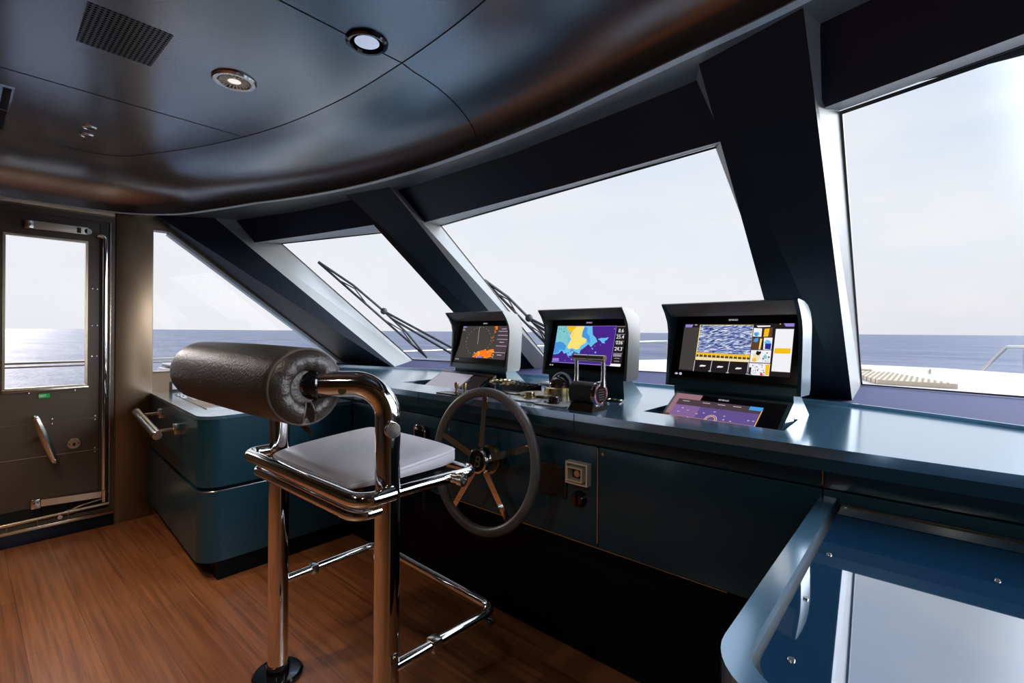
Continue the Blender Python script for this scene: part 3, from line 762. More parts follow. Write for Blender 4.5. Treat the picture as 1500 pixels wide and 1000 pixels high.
# ------------------------------------------------------------------ monitors
def pod(L0, R0, zb, zt, label, group, body, kind):
    L0 = V((*L0, 0)); R0 = V((*R0, 0)); w = (R0-L0); W = w.length; w.normalize(); n = V((-w.y, w.x, 0))   # n points forward, away from the helm
    O = V((L0.x, L0.y, zb)); Hh = zt-zb; k = Hh/.356
    t = thing('monitor', label, 'monitor', tuple((L0+R0)/2+V((0, 0, CTZ))), group)
    P = lambda u, d, h: O+w*u+n*d+V((0, 0, h))
    prof = [(0, 0), (.006, .06*k), (.016, .18*k), (.018, .235*k), (.010, .275*k), (-.012, .315*k), (-.034, .343*k), (-.040, .352*k), (-.034, .356*k), (.03, .350*k), (.075, .336*k), (.105, .312*k),
            (.120, .28*k), (.122, .24*k), (.108, .02*k), (.095, .0)]
    for u in (0, W-.014):
        m = MB(); m.ring([[P(u, d, h) for d, h in prof], [P(u+.014, d, h) for d, h in prof]], body); m.build('side_cheek', t, 30)
    # hood: top and back between the cheeks
    m = MB(); hood = prof[7:]; hin = [(-.036, .349*k), (.03, .342*k), (.072, .328*k), (.098, .306*k), (.112, .278*k), (.114, .24*k), (.10, .02*k), (.09, .004)]
    m.ring([[P(.012, d, h) for d, h in hood], [P(W-.012, d, h) for d, h in hood]], body, False, False, False)
    m.build('hood', t, 30)
    m = MB(); vi = [(-.036, .351*k), (-.030, .345*k), (-.006, .318*k), (.02, .302*k), (.086, .302*k), (.1, .34*k)]
    m.ring([[P(.013, d, h) for d, h in vi], [P(W-.013, d, h) for d, h in vi]], VISOR); m.build('visor', t, 30)
    # tilted display glass
    a = (.012, .040*k); b = (.080, .304*k)
    Gx = lambda u, v, lift=0: P(.014+u*(W-.028), a[0]+(b[0]-a[0])*v, a[1]+(b[1]-a[1])*v)+gn*lift
    gx = w; gy = (n*(b[0]-a[0])+V((0, 0, b[1]-a[1]))).normalized(); gn = gx.cross(gy)
    if gn.dot(n) > 0: gn = -gn
    m = MB(); q = [Gx(0, 0), Gx(1, 0), Gx(1, 1), Gx(0, 1)]
    m.ring([q, [p-gn*.012 for p in q]], SCRGL); dg_ = m.build('display_glass', t, 0)
    m = MB().ring([[P(.012, .0, .0), P(W-.012, .0, 0), P(W-.012, .012, .038*k), P(.012, .012, .038*k)], [P(.012, .09, 0), P(W-.012, .09, 0), P(W-.012, .07, .038*k), P(.012, .07, .038*k)]], PODT); m.build('chin', t, 0)
    m = MB().ring([[P(.014, .005, .030*k), P(W-.014, .005, .030*k), P(W-.014, .010, .038*k), P(.014, .010, .038*k)], [P(.014, .018, .030*k), P(W-.014, .018, .030*k), P(W-.014, .02, .038*k), P(.014, .02, .038*k)]], DARKB); m.build('chin_bead', t, 0)
    # foot between monitor and countertop
    m = MB().box((0, 0, 0), (0, 0, 0), PODT) if False else MB()
    f0 = [P(.03, .03, CTZ-zb), P(W-.03, .03, CTZ-zb), P(W-.03, .20, CTZ-zb), P(.03, .20, CTZ-zb)]
    f1 = [P(.03, .02, .004), P(W-.03, .02, .004), P(W-.03, .088, .004), P(.03, .088, .004)]
    m.ring([f0, f1], PODT); m.build('foot', t, 0)
    DU0, DU1, DV0, DV1 = .075, .945, .10, .865
    S = lambda u, v, l: Gx(DU0+(DU1-DU0)*u, DV0+(DV1-DV0)*v, l)
    text_mesh('SIMRAD', .011, Gx(.49, .925, .001), gx, gy, D_SIL, 'logo', dg_, .0003)
    return dg_, S, Gx, gx, gy

class Disp:
    """flat picture on a display: coloured polygons, each layer a hair in front of the last"""
    def __init__(s, S, src): s.S = S; s.h = homog(src); s.m = MB(); s.k = 0
    def poly(s, pts, mat, px=True):
        s.k += 1
        uv = [s.h(*p) if px else p for p in pts]
        uv = [(max(0, min(1, u)), max(0, min(1, v))) for u, v in uv]
        P = [s.S(u, v, .0006+s.k*.00001) for u, v in uv]
        bm = bmesh.new(); vs = [bm.verts.new(p) for p in P]
        try:
            f = bm.faces.new(vs); bmesh.ops.triangulate(bm, faces=[f])
        except ValueError: bm.free(); return
        bm.verts.index_update()
        s.m.add([v.co.copy() for v in bm.verts], [[v.index for v in f.verts] for f in bm.faces], mat, uv); bm.free()
    def rect(s, u0, v0, u1, v1, mat): s.poly([(u0, v0), (u1, v0), (u1, v1), (u0, v1)], mat, False)
    def blob(s, x, y, r, mat, n=7, px=True, asp=1.):
        j = [random.uniform(.6, 1.2) for _ in range(n)]
        s.poly([(x+r*j[i]*cos(2*pi*i/n)*asp, y+r*j[i]*sin(2*pi*i/n)) for i in range(n)], mat, px)
    def done(s, t, name='picture'): return s.m.build(name, t, 0)

# radar monitor
t, S, Gx, gx, gy = pod((-2.391, 2.13), (-1.848, 2.085), 1.068, 1.420, 'left hooded monitor with radar sweep and orange echoes', 'hooded monitors', POD, 'radar')
D = Disp(S, [(345, 312), (908, 308), (806, 735), (243, 708)])
D.rect(0, 0, 1, 1, D_GRY); D.rect(.77, 0, 1, 1, D_TAU)
cx, cy = .40, .53
for R_ in (.36,):
    n = 48
    for i in range(n):
        if i % 2: continue
        a0, a1 = 2*pi*i/n, 2*pi*(i+.7)/n
        asp = .72
        D.poly([(cx+R_*asp*cos(a0), cy+R_*1.2*sin(a0)), (cx+R_*asp*cos(a1), cy+R_*1.2*sin(a1)), (cx+(R_+.006)*asp*cos(a1), cy+(R_+.006)*1.2*sin(a1)), (cx+(R_+.006)*asp*cos(a0), cy+(R_+.006)*1.2*sin(a0))], D_SIL if i % 6 == 0 else D_AQU, False)
D.poly([(cx-.004, cy-.1), (cx+.002, cy-.1), (cx-.03, .97), (cx-.036, .97)], D_SIL, False)
mass = [(425, 710), (470, 670), (490, 640), (530, 625), (570, 615), (610, 622), (650, 605), (690, 600), (690, 630), (660, 665), (650, 700), (610, 715), (575, 718), (555, 700), (520, 690), (480, 700)]
D.poly(mass, D_ORA)
for _ in range(70):
    x = random.uniform(440, 690); y = random.uniform(605, 715)
    if y < 720-(x-430)*.35+0 and y < 640 and x < 560: continue
    D.blob(x, y, random.uniform(3, 9), random.choice([D_AMB, D_ORA, D_YEL, D_ORA]), 5)
for _ in range(34):
    f = random.random(); D.blob(745-f*75+random.gauss(0, 9), 315+f*210, random.uniform(3, 7)*(1.2-f*.5), random.choice([D_AMB, D_ORA, D_RED, D_ORA]), 5)
D.poly([(725, 312), (755, 312), (752, 360), (735, 345)], D_ORA)
D.poly([(478, 712), (500, 690), (530, 692), (560, 716)], D_LIL)
for y in (.83, .71, .59, .39, .195): D.rect(.785, y, .99, y+.014, D_SIL)
for y in (.90, .76, .65, .50, .44, .30, .24, .12, .06): D.rect(.84, y, .93, y+.018, D_SIL if y in (.9, .5, .12) else D_TAU)
D.rect(.01, .95, .09, .99, D_LIL); D.rect(.94, .95, .99, .99, D_LIL); D.rect(.01, .86, .07, .875, D_SIL); D.rect(.01, .90, .05, .915, D_SIL)
D.done(t)
D2 = Disp(Gx, [(0, 0), (1, 0), (1, 1), (0, 1)]); 
for u in (.055, .095): D2.rect(u, .035, u+.02, .06, D_SIL)
D2.done(t, 'touch_keys')

# chart monitor
t, S, Gx, gx, gy = pod((-1.628, 2.13), (-1.093, 2.085), 1.068, 1.420, 'middle hooded monitor with yellow and violet sea chart', 'hooded monitors', POD, 'chart')
D = Disp(S, [(238, 275), (968, 268), (905, 748), (150, 705)])
D.rect(0, 0, 1, 1, D_VIO); D.rect(.865, 0, 1, 1, D_DRK)
D.poly([(238, 275), (605, 275), (608, 375), (640, 410), (655, 455), (620, 480), (585, 520), (560, 485), (520, 520), (470, 560), (460, 600), (400, 575), (370, 620), (330, 630), (320, 590), (290, 600), (270, 560), (230, 600), (172, 610), (190, 540)], D_SKY)
D.poly([(238, 275), (330, 275), (370, 330), (345, 400), (330, 450), (350, 500), (320, 540), (270, 470), (240, 500), (200, 520)], D_AQU)
D.poly([(205, 470), (250, 455), (290, 470), (320, 510), (300, 560), (250, 550), (225, 590), (180, 600)], D_BLU)
D.poly([(335, 275), (525, 275), (500, 340), (490, 400), (540, 425), (530, 470), (480, 500), (455, 545), (410, 550), (385, 530), (345, 545), (330, 520), (350, 470), (375, 430), (360, 390), (385, 350), (350, 330)], D_YEL)
D.poly([(335, 275), (450, 275), (400, 320), (385, 350), (350, 330)], D_GOL)
D.poly([(525, 285), (555, 300), (545, 350), (575, 400), (580, 460), (560, 480), (540, 425), (490, 400), (500, 340)], D_BLU)
D.poly([(660, 425), (700, 410), (735, 412), (778, 402), (760, 430), (730, 450), (738, 475), (705, 470), (690, 445)], D_SKY)
for x, y, r in ((600, 537, 10), (632, 583, 11), (687, 492, 5), (628, 505, 5), (370, 667, 8), (300, 683, 5), (565, 560, 3), (620, 628, 3), (640, 660, 3), (405, 640, 4), (340, 640, 5), (415, 625, 4)): D.blob(x, y, r, D_SKY, 8)
for _ in range(22): D.blob(random.uniform(235, 340), random.uniform(290, 420), random.uniform(3, 8), random.choice([D_GRN, D_BLU, D_AQU]), 6)
for _ in range(14): D.blob(random.uniform(330, 470), random.uniform(555, 620), random.uniform(4, 8), random.choice([D_SKY, D_AQU, D_VIO]), 6)
for i in range(26):                                        # green range ring on the land
    a0 = 2*pi*i/26; a1 = 2*pi*(i+1)/26
    D.poly([(378+24*cos(a0), 362+32*sin(a0)), (378+24*cos(a1), 362+32*sin(a1)), (378+20*cos(a1), 362+28*sin(a1)), (378+20*cos(a0), 362+28*sin(a0))], D_AMB)
D.poly([(165, 655), (235, 655), (230, 690), (160, 690)], D_LIL); D.blob(840, 306, 8, D_LIL, 10)
D.rect(.862, 0, .867, 1, D_LIL); D.rect(0, .985, .865, .992, D_LIL); D.rect(0, .005, .865, .02, D_LIL)
for v in (.985, .79, .62, .47, .325): D.rect(.875, v-.012, .995, v-.005, D_SIL)
for v in (.285, .262, .24): D.rect(.88, v, .985, v+.012, D_SIL)
for v in (.19, .12): D.rect(.90, v, .97, v+.012, D_SIL)
D.poly([(800, 712), (905, 716), (898, 748), (782, 742)], D_WHT)
D.done(t)
for s_, v in (('8.6', .87), ('25.4', .715), ('036', .575), ('24.3', .42)): text_mesh(s_, .026, S(.935, v, .0016), gx, gy, D_WHT, 'lettering', t, .0002)
text_mesh('SOG', .008, S(.90, .955, .0016), gx, gy, D_WHT, 'lettering', t, .0002) if False else None
D2 = Disp(Gx, [(0, 0), (1, 0), (1, 1), (0, 1)])
for u in (.055, .085): D2.rect(u, .035, u+.018, .06, D_SIL)
D2.done(t, 'touch_keys')

# camera monitor
t, S, Gx, gx, gy = pod((-.893, 2.07), (-.358, 2.01), 1.070, 1.426, 'right hooded monitor with live camera picture of blue waves', 'hooded monitors', PODT, 'camera')
D = Disp(S, [(105, 175), (1360, 165), (1318, 800), (45, 745)])
D.rect(0, 0, 1, 1, D_DRK); D.rect(0, .02, .155, .93, D_GRY)
D.poly([(288, 183), (905, 183), (865, 630), (240, 612)], D_YEL)
D.poly([(296, 187), (900, 187), (874, 545), (258, 520)], WAVES)
D.poly([(258, 520), (872, 545), (870, 575), (254, 545)], D_GOL)
D.poly([(254, 545), (870, 575), (868, 600), (250, 575)], D_BRN)
D.poly([(250, 575), (868, 600), (866, 628), (244, 606)], D_CRM)
for k in range(12): x = 280+k*50; D.poly([(x, 540+k*1.6), (x+10, 540+k*1.6), (x+5, 600+k*1.6), (x-4, 600+k*1.6)], D_YEL)
for a, b in ((220, 238), (418, 440), (622, 645), (845, 860)): D.poly([(b-4, 622), (b+4, 622), (a+4, 758), (a-4, 758)], D_SIL)
for x, y in ((292, 684), (495, 692), (708, 706)): D.poly([(x, y+6), (x+18, y-10), (x+72, y-6), (x+76, y+2), (x+60, y+10), (x+8, y+12)], D_WHT)
for x, y in ((400, 748), (607, 762), (832, 772)): D.poly([(x, y-6), (x+30, y-5), (x+28, y+6), (x-2, y+5)], D_SIL)
D.poly([(905, 185), (1130, 185), (1090, 795), (858, 780)], D_DRK)
D.poly([(910, 220), (1003, 225), (995, 325), (900, 322)], D_WHT); D.blob(945, 290, 34, D_SKY); D.blob(935, 300, 22, D_BLU)
D.poly([(1018, 225), (1120, 215), (1112, 328), (1010, 328)], D_BRN); D.poly([(1030, 230), (1085, 225), (1070, 320), (1020, 325)], D_GOL); D.poly([(940, 192), (1095, 190), (1090, 205), (955, 210)], D_WHT)
D.poly([(893, 335), (1010, 335), (998, 478), (885, 478)], D_BRN); D.blob(940, 365, 34, D_BLU); D.poly([(985, 345), (1005, 350), (985, 475), (968, 475)], D_YEL)
D.poly([(1025, 335), (1120, 335), (1108, 478), (1018, 478)], D_WHT); D.blob(1065, 400, 36, D_SKY); D.poly([(1040, 405), (1108, 405), (1100, 475), (1035, 470)], D_NVY)
D.poly([(885, 485), (1110, 485), (1098, 635), (872, 630)], D_WHT); D.blob(945, 570, 52, D_CRM, 9); D.blob(970, 520, 30, D_DRK, 9); D.blob(925, 600, 30, D_AMB, 7); D.blob(1040, 560, 28, D_AQU)
for _ in range(16): D.blob(random.uniform(1000, 1095), random.uniform(500, 620), random.uniform(4, 12), random.choice([D_DRK, D_BRN, D_SIL]), 5)
D.poly([(868, 640), (1100, 645), (1088, 795), (858, 782)], D_WHT)
for _ in range(40): D.blob(random.uniform(885, 1040), random.uniform(655, 785), random.uniform(4, 10), random.choice([D_LIL, D_SIL, D_BRN, D_NVY, D_DRK]), 4)
D.poly([(1050, 655), (1095, 650), (1086, 780), (1045, 780)], D_GOL); D.blob(1005, 770, 18, D_RED)
D.poly([(868, 690), (893, 690), (886, 780), (860, 778)], D_DRK)
D.poly([(1155, 232), (1352, 232), (1318, 740), (1115, 732)], D_WHT); D.poly([(1148, 458), (1322, 460), (1315, 522), (1140, 520)], D_GOL)
D.poly([(118, 180), (210, 180), (192, 214), (116, 214)], D_LIL); D.poly([(1240, 165), (1355, 165), (1352, 203), (1262, 203)], D_LIL); D.blob(1202, 173, 8, D_AMB); D.poly([(228, 180), (258, 180), (256, 190), (228, 190)], D_SIL)
D.done(t)
D2 = Disp(Gx, [(0, 0), (1, 0), (1, 1), (0, 1)])
D2.poly([(.04, .045), (.058, .065), (.076, .045), (.058, .025)], D_SIL, False)
D2.poly([(.096+.013*cos(i*pi/6), .045+.022*sin(i*pi/6)) for i in range(12)], D_SIL, False)
D2.done(t, 'touch_keys')

# lower tilted touch displays in countertop recesses -------------------------------
def low_display(L0, R0, zt, zb, depth, label, pale):
    L0 = V((*L0, zt)); R0 = V((*R0, zt)); w = R0-L0; w.z = 0; W = w.length; w.normalize(); n = V((-w.y, w.x, 0))
    t = thing('touch_display', label, 'display', tuple((L0+R0)/2+V((0, 0, zb-zt))), 'tilted touch displays in the countertop')
    P = lambda u, v, lift=0: L0+w*u*W-n*depth*(1-v)+V((0, 0, (zb-zt)*(1-v)))+gn*lift
    gy = (n*depth+V((0, 0, zt-zb))).normalized(); gn = w.cross(gy)
    if gn.z < 0: gn = -gn
    m = MB(); q = [P(0, 0), P(1, 0), P(1, 1), P(0, 1)]
    q2 = [V((p.x, p.y, zb-.02)) for p in q]
    m.ring([q, q2], PODT); m.build('housing', t, 0)
    m = MB(); q = [P(.03, .02, .001), P(.97, .02, .001), P(.97, .93, .001), P(.03, .93, .001)]
    m.ring([q, [p+gn*.003 for p in q]], SCRGL); dg_ = m.build('display_glass', t, 0)
    return dg_, (lambda u, v, l: P(.03+.94*u, .02+.91*v, .004+l)), w, gy
t, S, gx, gy = low_display((-.835, 2.055), (-.378, 2.000), 1.048, .905, .205, 'tilted touch display below the camera monitor with compass page', False)
D = Disp(S, [(0, 0), (1, 0), (1, 1), (0, 1)])
D.rect(.05, 0, .83, .86, D_MAU); D.rect(.05, .70, .83, .86, D_TAU); D.rect(.05, 0, .83, .42, D_ROS); D.rect(.30, .42, .83, .70, D_PLM)
D.rect(0, .45, .05, 1, D_ROS); D.rect(0, 0, .05, .45, D_BRN); D.rect(.05, .86, .26, 1, D_ROS); D.rect(.825, 0, .832, .80, D_AMB)
D.rect(.72, .77, .83, .86, D_BLU)
for u, v, c in ((.45, .62, D_SIL), (.30, .52, D_AMB), (.36, .56, D_SIL), (.55, .55, D_SIL), (.20, .58, D_SIL), (.14, .62, D_SIL), (.62, .45, D_SIL), (.66, .30, D_WHT), (.76, .52, D_SIL), (.80, .52, D_SIL), (.79, .40, D_SIL), (.75, .26, D_AMB), (.68, .36, D_SIL), (.12, .52, D_SIL), (.24, .40, D_SIL), (.56, .46, D_SIL), (.72, .22, D_SIL)):
    D.blob(u, v, .012, c, 8, False)
for R_, c in ((.075, D_SIL), (.055, D_AMB)):
    for i in range(20):
        a0 = 2*pi*i/20; a1 = 2*pi*(i+.9)/20
        D.poly([(.45+R_*cos(a0)*.75, .42+R_*2*sin(a0)*.8), (.45+R_*cos(a1)*.75, .42+R_*2*sin(a1)*.8), (.45+(R_-.010)*cos(a1)*.75, .42+(R_-.010)*2*sin(a1)*.8), (.45+(R_-.010)*cos(a0)*.75, .42+(R_-.010)*2*sin(a0)*.8)], c, False)
for u in (.10, .30, .44, .58): D.rect(u, .80, u+.07, .815, D_SIL)
D.done(t)
text_mesh('SIMRAD', .012, S(.47, .93, .001), gx, gy, D_SIL, 'logo', t, .0003)
t, S, gx, gy = low_display((-2.44, 2.125), (-1.925, 2.08), 1.045, .905, .24, 'tilted touch display below the radar monitor with painted pale sky reflection', True)
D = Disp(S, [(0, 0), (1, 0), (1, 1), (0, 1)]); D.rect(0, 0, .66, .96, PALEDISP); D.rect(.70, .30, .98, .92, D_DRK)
for k in range(6): D.rect(.30+.05*k, .18, .33+.05*k, .24, D_SIL)
D.done(t)

# ------------------------------------------------------------------ things on the countertop
Z0 = CTZ
# throttle
t = thing('throttle_lever', 'black drum engine throttle with twin chrome levers', 'throttle', (-1.075, 1.715, Z0))
m = MB().hexa([(-1.135, 1.66, Z0), (-1.015, 1.655, Z0), (-1.015, 1.775, Z0), (-1.135, 1.78, Z0)], [(-1.128, 1.675, Z0+.03), (-1.02, 1.67, Z0+.03), (-1.02, 1.765, Z0+.03), (-1.128, 1.77, Z0+.03)], DARKB); m.build('base', t, 0)
dc0 = V((-1.145, 1.722, Z0+.068)); dc1 = V((-1.008, 1.712, Z0+.068))
m = MB().lathe([(.040, 0), (.047, .006), (.047, .126), (.042, .130)], dc0, dc1-dc0, RUBBER, 36); m.build('drum', t)
m = MB().lathe([(.051, .120), (.052, .128), (.046, .137), (.036, .137), (.034, .134)], dc0, dc1-dc0, CHROME, 36); m.build('end_ring', t)
m = MB().lathe([(0, .1355), (.034, .1355), (.036, .132)], dc0, dc1-dc0, DARKB, 30)
for k in range(5): 
    zz = -.02+.01*k; m.box((dc1.x+.0, dc1.y-.02, dc1.z+zz-.0015), (dc1.x+.0015, dc1.y+.02, dc1.z+zz+.0015), STEEL)
m.build('end_badge', t)
for u in (-.138+.006, -.0+.002):
    c = V((-1.008+u, 1.712-(u)*.07, Z0+.068)); m = MB().tube([c+V((0, .01, .03)), c+V((0, .012, .075)), c+V((0, .010, .142))], [.0125, .009, .0085], CHROME, 12); m.build('lever', t)
m = MB().tube([(-1.152, 1.733, Z0+.212), (-1.080, 1.728, Z0+.212)], .0145, STEEL, 18); m.build('grip', t)
m = MB().tube([(-1.076, 1.728, Z0+.212), (-.998, 1.722, Z0+.212)], .0145, STEEL, 18); m.build('grip', t)
m = MB().box((-1.19, 1.81, Z0), (-.97, 1.85, Z0+.004), PODT) if False else None

# twin toggle joysticks left of the wheel top
t = thing('toggle_switch_panel', 'dark switch plate with two brass toggle knobs at the counter edge', 'switch', (-1.80, 1.66, Z0))
m = MB().box((-1.93, 1.625, Z0), (-1.70, 1.70, Z0+.006), DARKB, .002); m.build('plate', t)
for x in (-1.825, -1.765):
    m = MB().lathe([(.012, 0), (.012, .006), (.006, .010), (.006, .022), (.011, .028), (.0115, .050), (.009, .054), (0, .055)], (x, 1.672, Z0+.006), (0, 0, 1), GOLDB, 18); m.build('toggle_knob', t)
m = MB().lathe([(.020, 0), (.020, .034), (.017, .038), (0, .039)], (-1.735, 1.89, Z0+.006), (0, 0, 1), PODT, 20); m.box((-1.78, 1.84, Z0), (-1.58, 1.93, Z0+.006), DARKB, .002)
tag(m.build('joystick_cap'), 'short dark thruster stick on a flat plate behind the wheel', 'joystick')
# keyboard
t = thing('control_keypad', 'bronze keypad box with rows of raised keys behind the wheel', 'keypad', (-1.80, 2.12, Z0))
kx = V((.32, -.03, 0)).normalized(); ky = V((.03, .32, 0)).normalized(); ko = V((-1.935, 2.01, Z0))
q = [ko, ko+kx*.335, ko+kx*.335+ky*.10, ko+ky*.10]
q1 = [p+V((0, 0, .022+(.012 if i > 1 else 0))) for i, p in enumerate(q)]
m = MB().ring([q, q1], DARKB); kc = m.build('case', t, 0)
for i in range(9):
    for j in range(3):
        c = ko+kx*(.022+.036*i)+ky*(.02+.03*j)+V((0, 0, .024+.009*(j*.04+.025)/.13))
        hgt = .014 if i < 5 else .007
        m = MB().ring([[c+kx*-.012+ky*-.011, c+kx*.012+ky*-.011, c+kx*.012+ky*.011, c+kx*-.012+ky*.011], [c+kx*-.010+ky*-.009+V((0, 0, hgt)), c+kx*.010+ky*-.009+V((0, 0, hgt)), c+kx*.010+ky*.009+V((0, 0, hgt)), c+kx*-.010+ky*.009+V((0, 0, hgt))]], GOLDB if (i*3+j) % 4 < 2 and i < 5 else DARKB); m.build('key', kc, 0)
# domed compass
t = thing('compass', 'small domed compass in a brass ring on the countertop', 'compass', (-1.44, 2.03, Z0))
o = V((-1.44, 2.03, Z0))
m = MB().lathe([(.075, 0), (.078, .02), (.076, .036), (.068, .040), (.060, .036)], o, (0, 0, 1), GOLDB, 36); m.build('ring', t)
m = MB().lathe([(.060, .030), (.058, .05), (.046, .072), (.025, .088), (0, .093)], o, (0, 0, 1), pbr('compass_dome', (.05, .03, .02), .08, .2, 1.5, .8), 32); m.build('dome', t)
m = MB().tube([o+V((.062*cos(a)*1., .02, .036+.072*sin(a))) for a in [pi*k/16 for k in range(17)]], .011, WHITE, 10, flat=.5); m.build('hood', t)
m = MB().tube([o+V((.055*cos(a)+.0, .045, .036+.062*sin(a))) for a in [pi*k/16 for k in range(17)]], .014, pbr('blue_band', (.02, .03, .22), .3), 10, flat=.5); m.build('shade_band', t)
# round pad in front of it
m = MB().lathe([(0, .016), (.085, .016), (.092, .012), (.094, 0)], (-1.475, 1.895, Z0), (0, 0, 1), DARKB, 40)
m.lathe([(.086, .0165), (.092, .0165), (.092, .012), (.086, .012)], (-1.475, 1.895, Z0), (0, 0, 1), GOLDB, 40)
tag(m.build('turning_dial'), 'flat round dark dial with brass edge between keypad and countertop edge', 'dial')
# knob plates
PLATE = pbr('plate_silver', (.42, .42, .40), .3, .6)
def knob_plate(x0, y0, x1, y1, kx_, ky_, mat, label):
    t = thing('knob_plate', label, 'control', ((x0+x1)/2, (y0+y1)/2, Z0), 'knob plates at the counter edge')
    pl_ = MB().box((x0, y0, Z0), (x1, y1, Z0+.006), PLATE, .002).build('plate', t)
    m = MB().lathe([(.030, 0), (.031, .006), (.024, .008), (.024, .026), (.021, .030), (0, .031)], (kx_, ky_, Z0+.006), (0, 0, 1), mat, 28); m.build('knob', t)
    for k in range(3): MB().lathe([(.006, 0), (.006, .004), (0, .005)], (x0+.02+k*.02, (y0+y1)/2, Z0+.006), (0, 0, 1), DARKB, 12).build('indicator', pl_)
knob_plate(-1.60, 1.70, -1.34, 1.81, -1.437, 1.785, GOLDB, 'silver plate with low brass knob at counter edge above the wheel')
knob_plate(-1.325, 1.675, -1.165, 1.785, -1.262, 1.735, pbr('maroon_knob', (.06, .02, .015), .2, .3), 'silver plate with dark maroon knob beside the throttle')
m = MB().box((-1.26, 1.985, Z0), (-1.07, 2.03, Z0+.006), DARKB, .002)
for k in range(6): m.box((-1.25+k*.03, 1.993, Z0+.006), (-1.228+k*.03, 2.022, Z0+.010), STEEL if k % 2 else RUBBER, .002)
m.v = [Matrix.Rotation(0, 3, 'Z') @ p for p in m.v]
tag(m.build('switch_strip'), 'narrow strip of small push buttons right of the throttle', 'switch')
m = MB().box((-1.81, 2.33, Z0), (-1.62, 2.42, Z0+.012), WHITE, .003); m.box((-1.80, 2.30, Z0+.012), (-1.66, 2.37, Z0+.016), STEEL, .002)
tag(m.build('paper_pad'), 'small white pad lying on the countertop between the left and middle monitors', 'pad')

# ------------------------------------------------------------------ chart table at the right
XT = XS-.012
ct_ = thing('chart_table', 'teal chart table with rounded raised rim and glossy top', 'table', (.25, 1.2, 0))
ZT = .83
def rrect(x0, y0, x1, y1, r, z, n=10):
    """rounded near-left corner only"""
    pts = [V((x1, y0, z)), V((x1, y1, z)), V((x0, y1, z))]
    c = V((x0+r, y0+r, z))
    for k in range(n+1):
        a = pi+pi/2*k/n; pts.append(c+V((cos(a)*r, sin(a)*r, 0)))
    return pts
outr = rrect(-.242, .665, XT, 1.655, .125, ZT); inr = rrect(-.203, .705, XT-.002, 1.653, .088, ZT)
m = MB(); n = len(outr)
lo = [p+V((0, 0, -.045)) for p in outr]; li = [p+V((0, 0, -.020)) for p in inr]
sl = list(range(2, n))+[0]
for i in range(n):
    j = (i+1) % n
    if i in (0, 1): continue
    m.add([outr[i], outr[j], inr[j], inr[i]], [[0, 1, 2, 3]], TEAL); m.add([outr[i], outr[j], lo[j], lo[i]], [[0, 1, 2, 3]], TEAL); m.add([inr[i], inr[j], li[j], li[i]], [[0, 1, 2, 3]], TEAL)
    lo2 = lo[i]+(inr[i]-outr[i]); lo3 = lo[j]+(inr[j]-outr[j]); m.add([lo[i], lo[j], lo3, lo2], [[0, 1, 2, 3]], TEAL)
bm = bmesh.new()
m.build('rim', ct_, 40)
TOPG = pbr('glossy_blue_table_top', (.012, .055, .12), .03, .2, 1.9, 1.0, .02, cior=3.6)
m = MB().prism(rrect(-.190, .718, XT-.01, 1.640, .075, ZT-.020), (0, 0, .006), TOPG); m.build('glossy_top', ct_, 0)
m = MB().prism(rrect(-.205, .70, XT-.002, 1.654, .09, ZT-.024), (0, 0, .004), RUBBER); m.build('tray', ct_, 0)
m = MB().box((-.19, 1.636, ZT-.014), (XT-.01, 1.640, ZT-.011), GOLDB); m.build('rear_edge', ct_, 0)
m = MB().prism(rrect(-.225, .70, XT, 1.655, .11, 0.0), (0, 0, ZT-.04), BLACKP); m.build('pedestal', ct_, 40)
for x, y in ((-.18, 1.625), (-.168, 1.26), (-.172, 1.02), (-.155, .815), (.10, 1.35), (.45, 1.35)):
    MB().lathe([(0, .003), (.0042, .003), (.0052, .001), (.0052, -.001)], (x, y, ZT-.014), (0, 0, 1), STEEL, 14).build('screw', ct_)

# ------------------------------------------------------------------ left cabinet
cb = thing('side_cabinet', 'teal cabinet with rounded corner and steel grab bar against the side wall', 'cabinet', (-3.45, 1.25, 0))
def cab_out(z, g=0., r=.10):
    x1, y0 = -2.78+g, .82-g
    pts = [V((XW+.012, .895-g, z))]
    c = V((x1-r, y0+r, z))
    for k in range(11):
        a = -pi/2+pi/2*k/10; pts.append(c+V((cos(a)*r, sin(a)*r, 0)))
    pts += [V((x1, 1.655, z)), V((XW+.012, 1.655, z))]
    return pts
MB().prism(cab_out(.485), (0, 0, .350), TEALF).build('upper_body', cb, 40)
MB().prism(cab_out(.465, -.012), (0, 0, .02), BLACKP).build('shadow_gap', cb, 40)
MB().prism(cab_out(.100, .004), (0, 0, .365), TEALF).build('lower_body', cb, 40)
m = MB().tube([p+V((0, 0, .4655)) for p in [q-V((0, 0, q.z)) for q in cab_out(0, .004)][0:13]], .0022, STEEL, 6); m.build('edge_strip', cb)
p = [(XW+.012, .97, 0), (-2.79, .895, 0), (-2.79, 1.655, 0), (XW+.012, 1.655, 0)]
MB().prism(p, (0, 0, .101), BLACKP).build('plinth', cb, 0)
MB().prism(cab_out(.835, .002), (0, 0, .018), TEAL).build('cabinet_top', cb, 40)
m = MB().prism([(-3.90, .98, .8535), (-3.05, .92, .8535), (-3.05, 1.5, .8535), (-3.90, 1.5, .8535)], (0, 0, .003), pbr('glass_chart_cover', (.35, .38, .42), .06, .2, 1.5, .6), ); m.build('glass_cover', cb, 0)
tag(MB().prism([(-3.72, 1.00, .8568), (-3.50, .985, .8568), (-3.49, 1.10, .8568), (-3.70, 1.115, .8568)], (0, 0, .0012), WHITE).build('paper_sheet', smooth=0), 'white paper sheet lying on the side cabinet', 'paper')
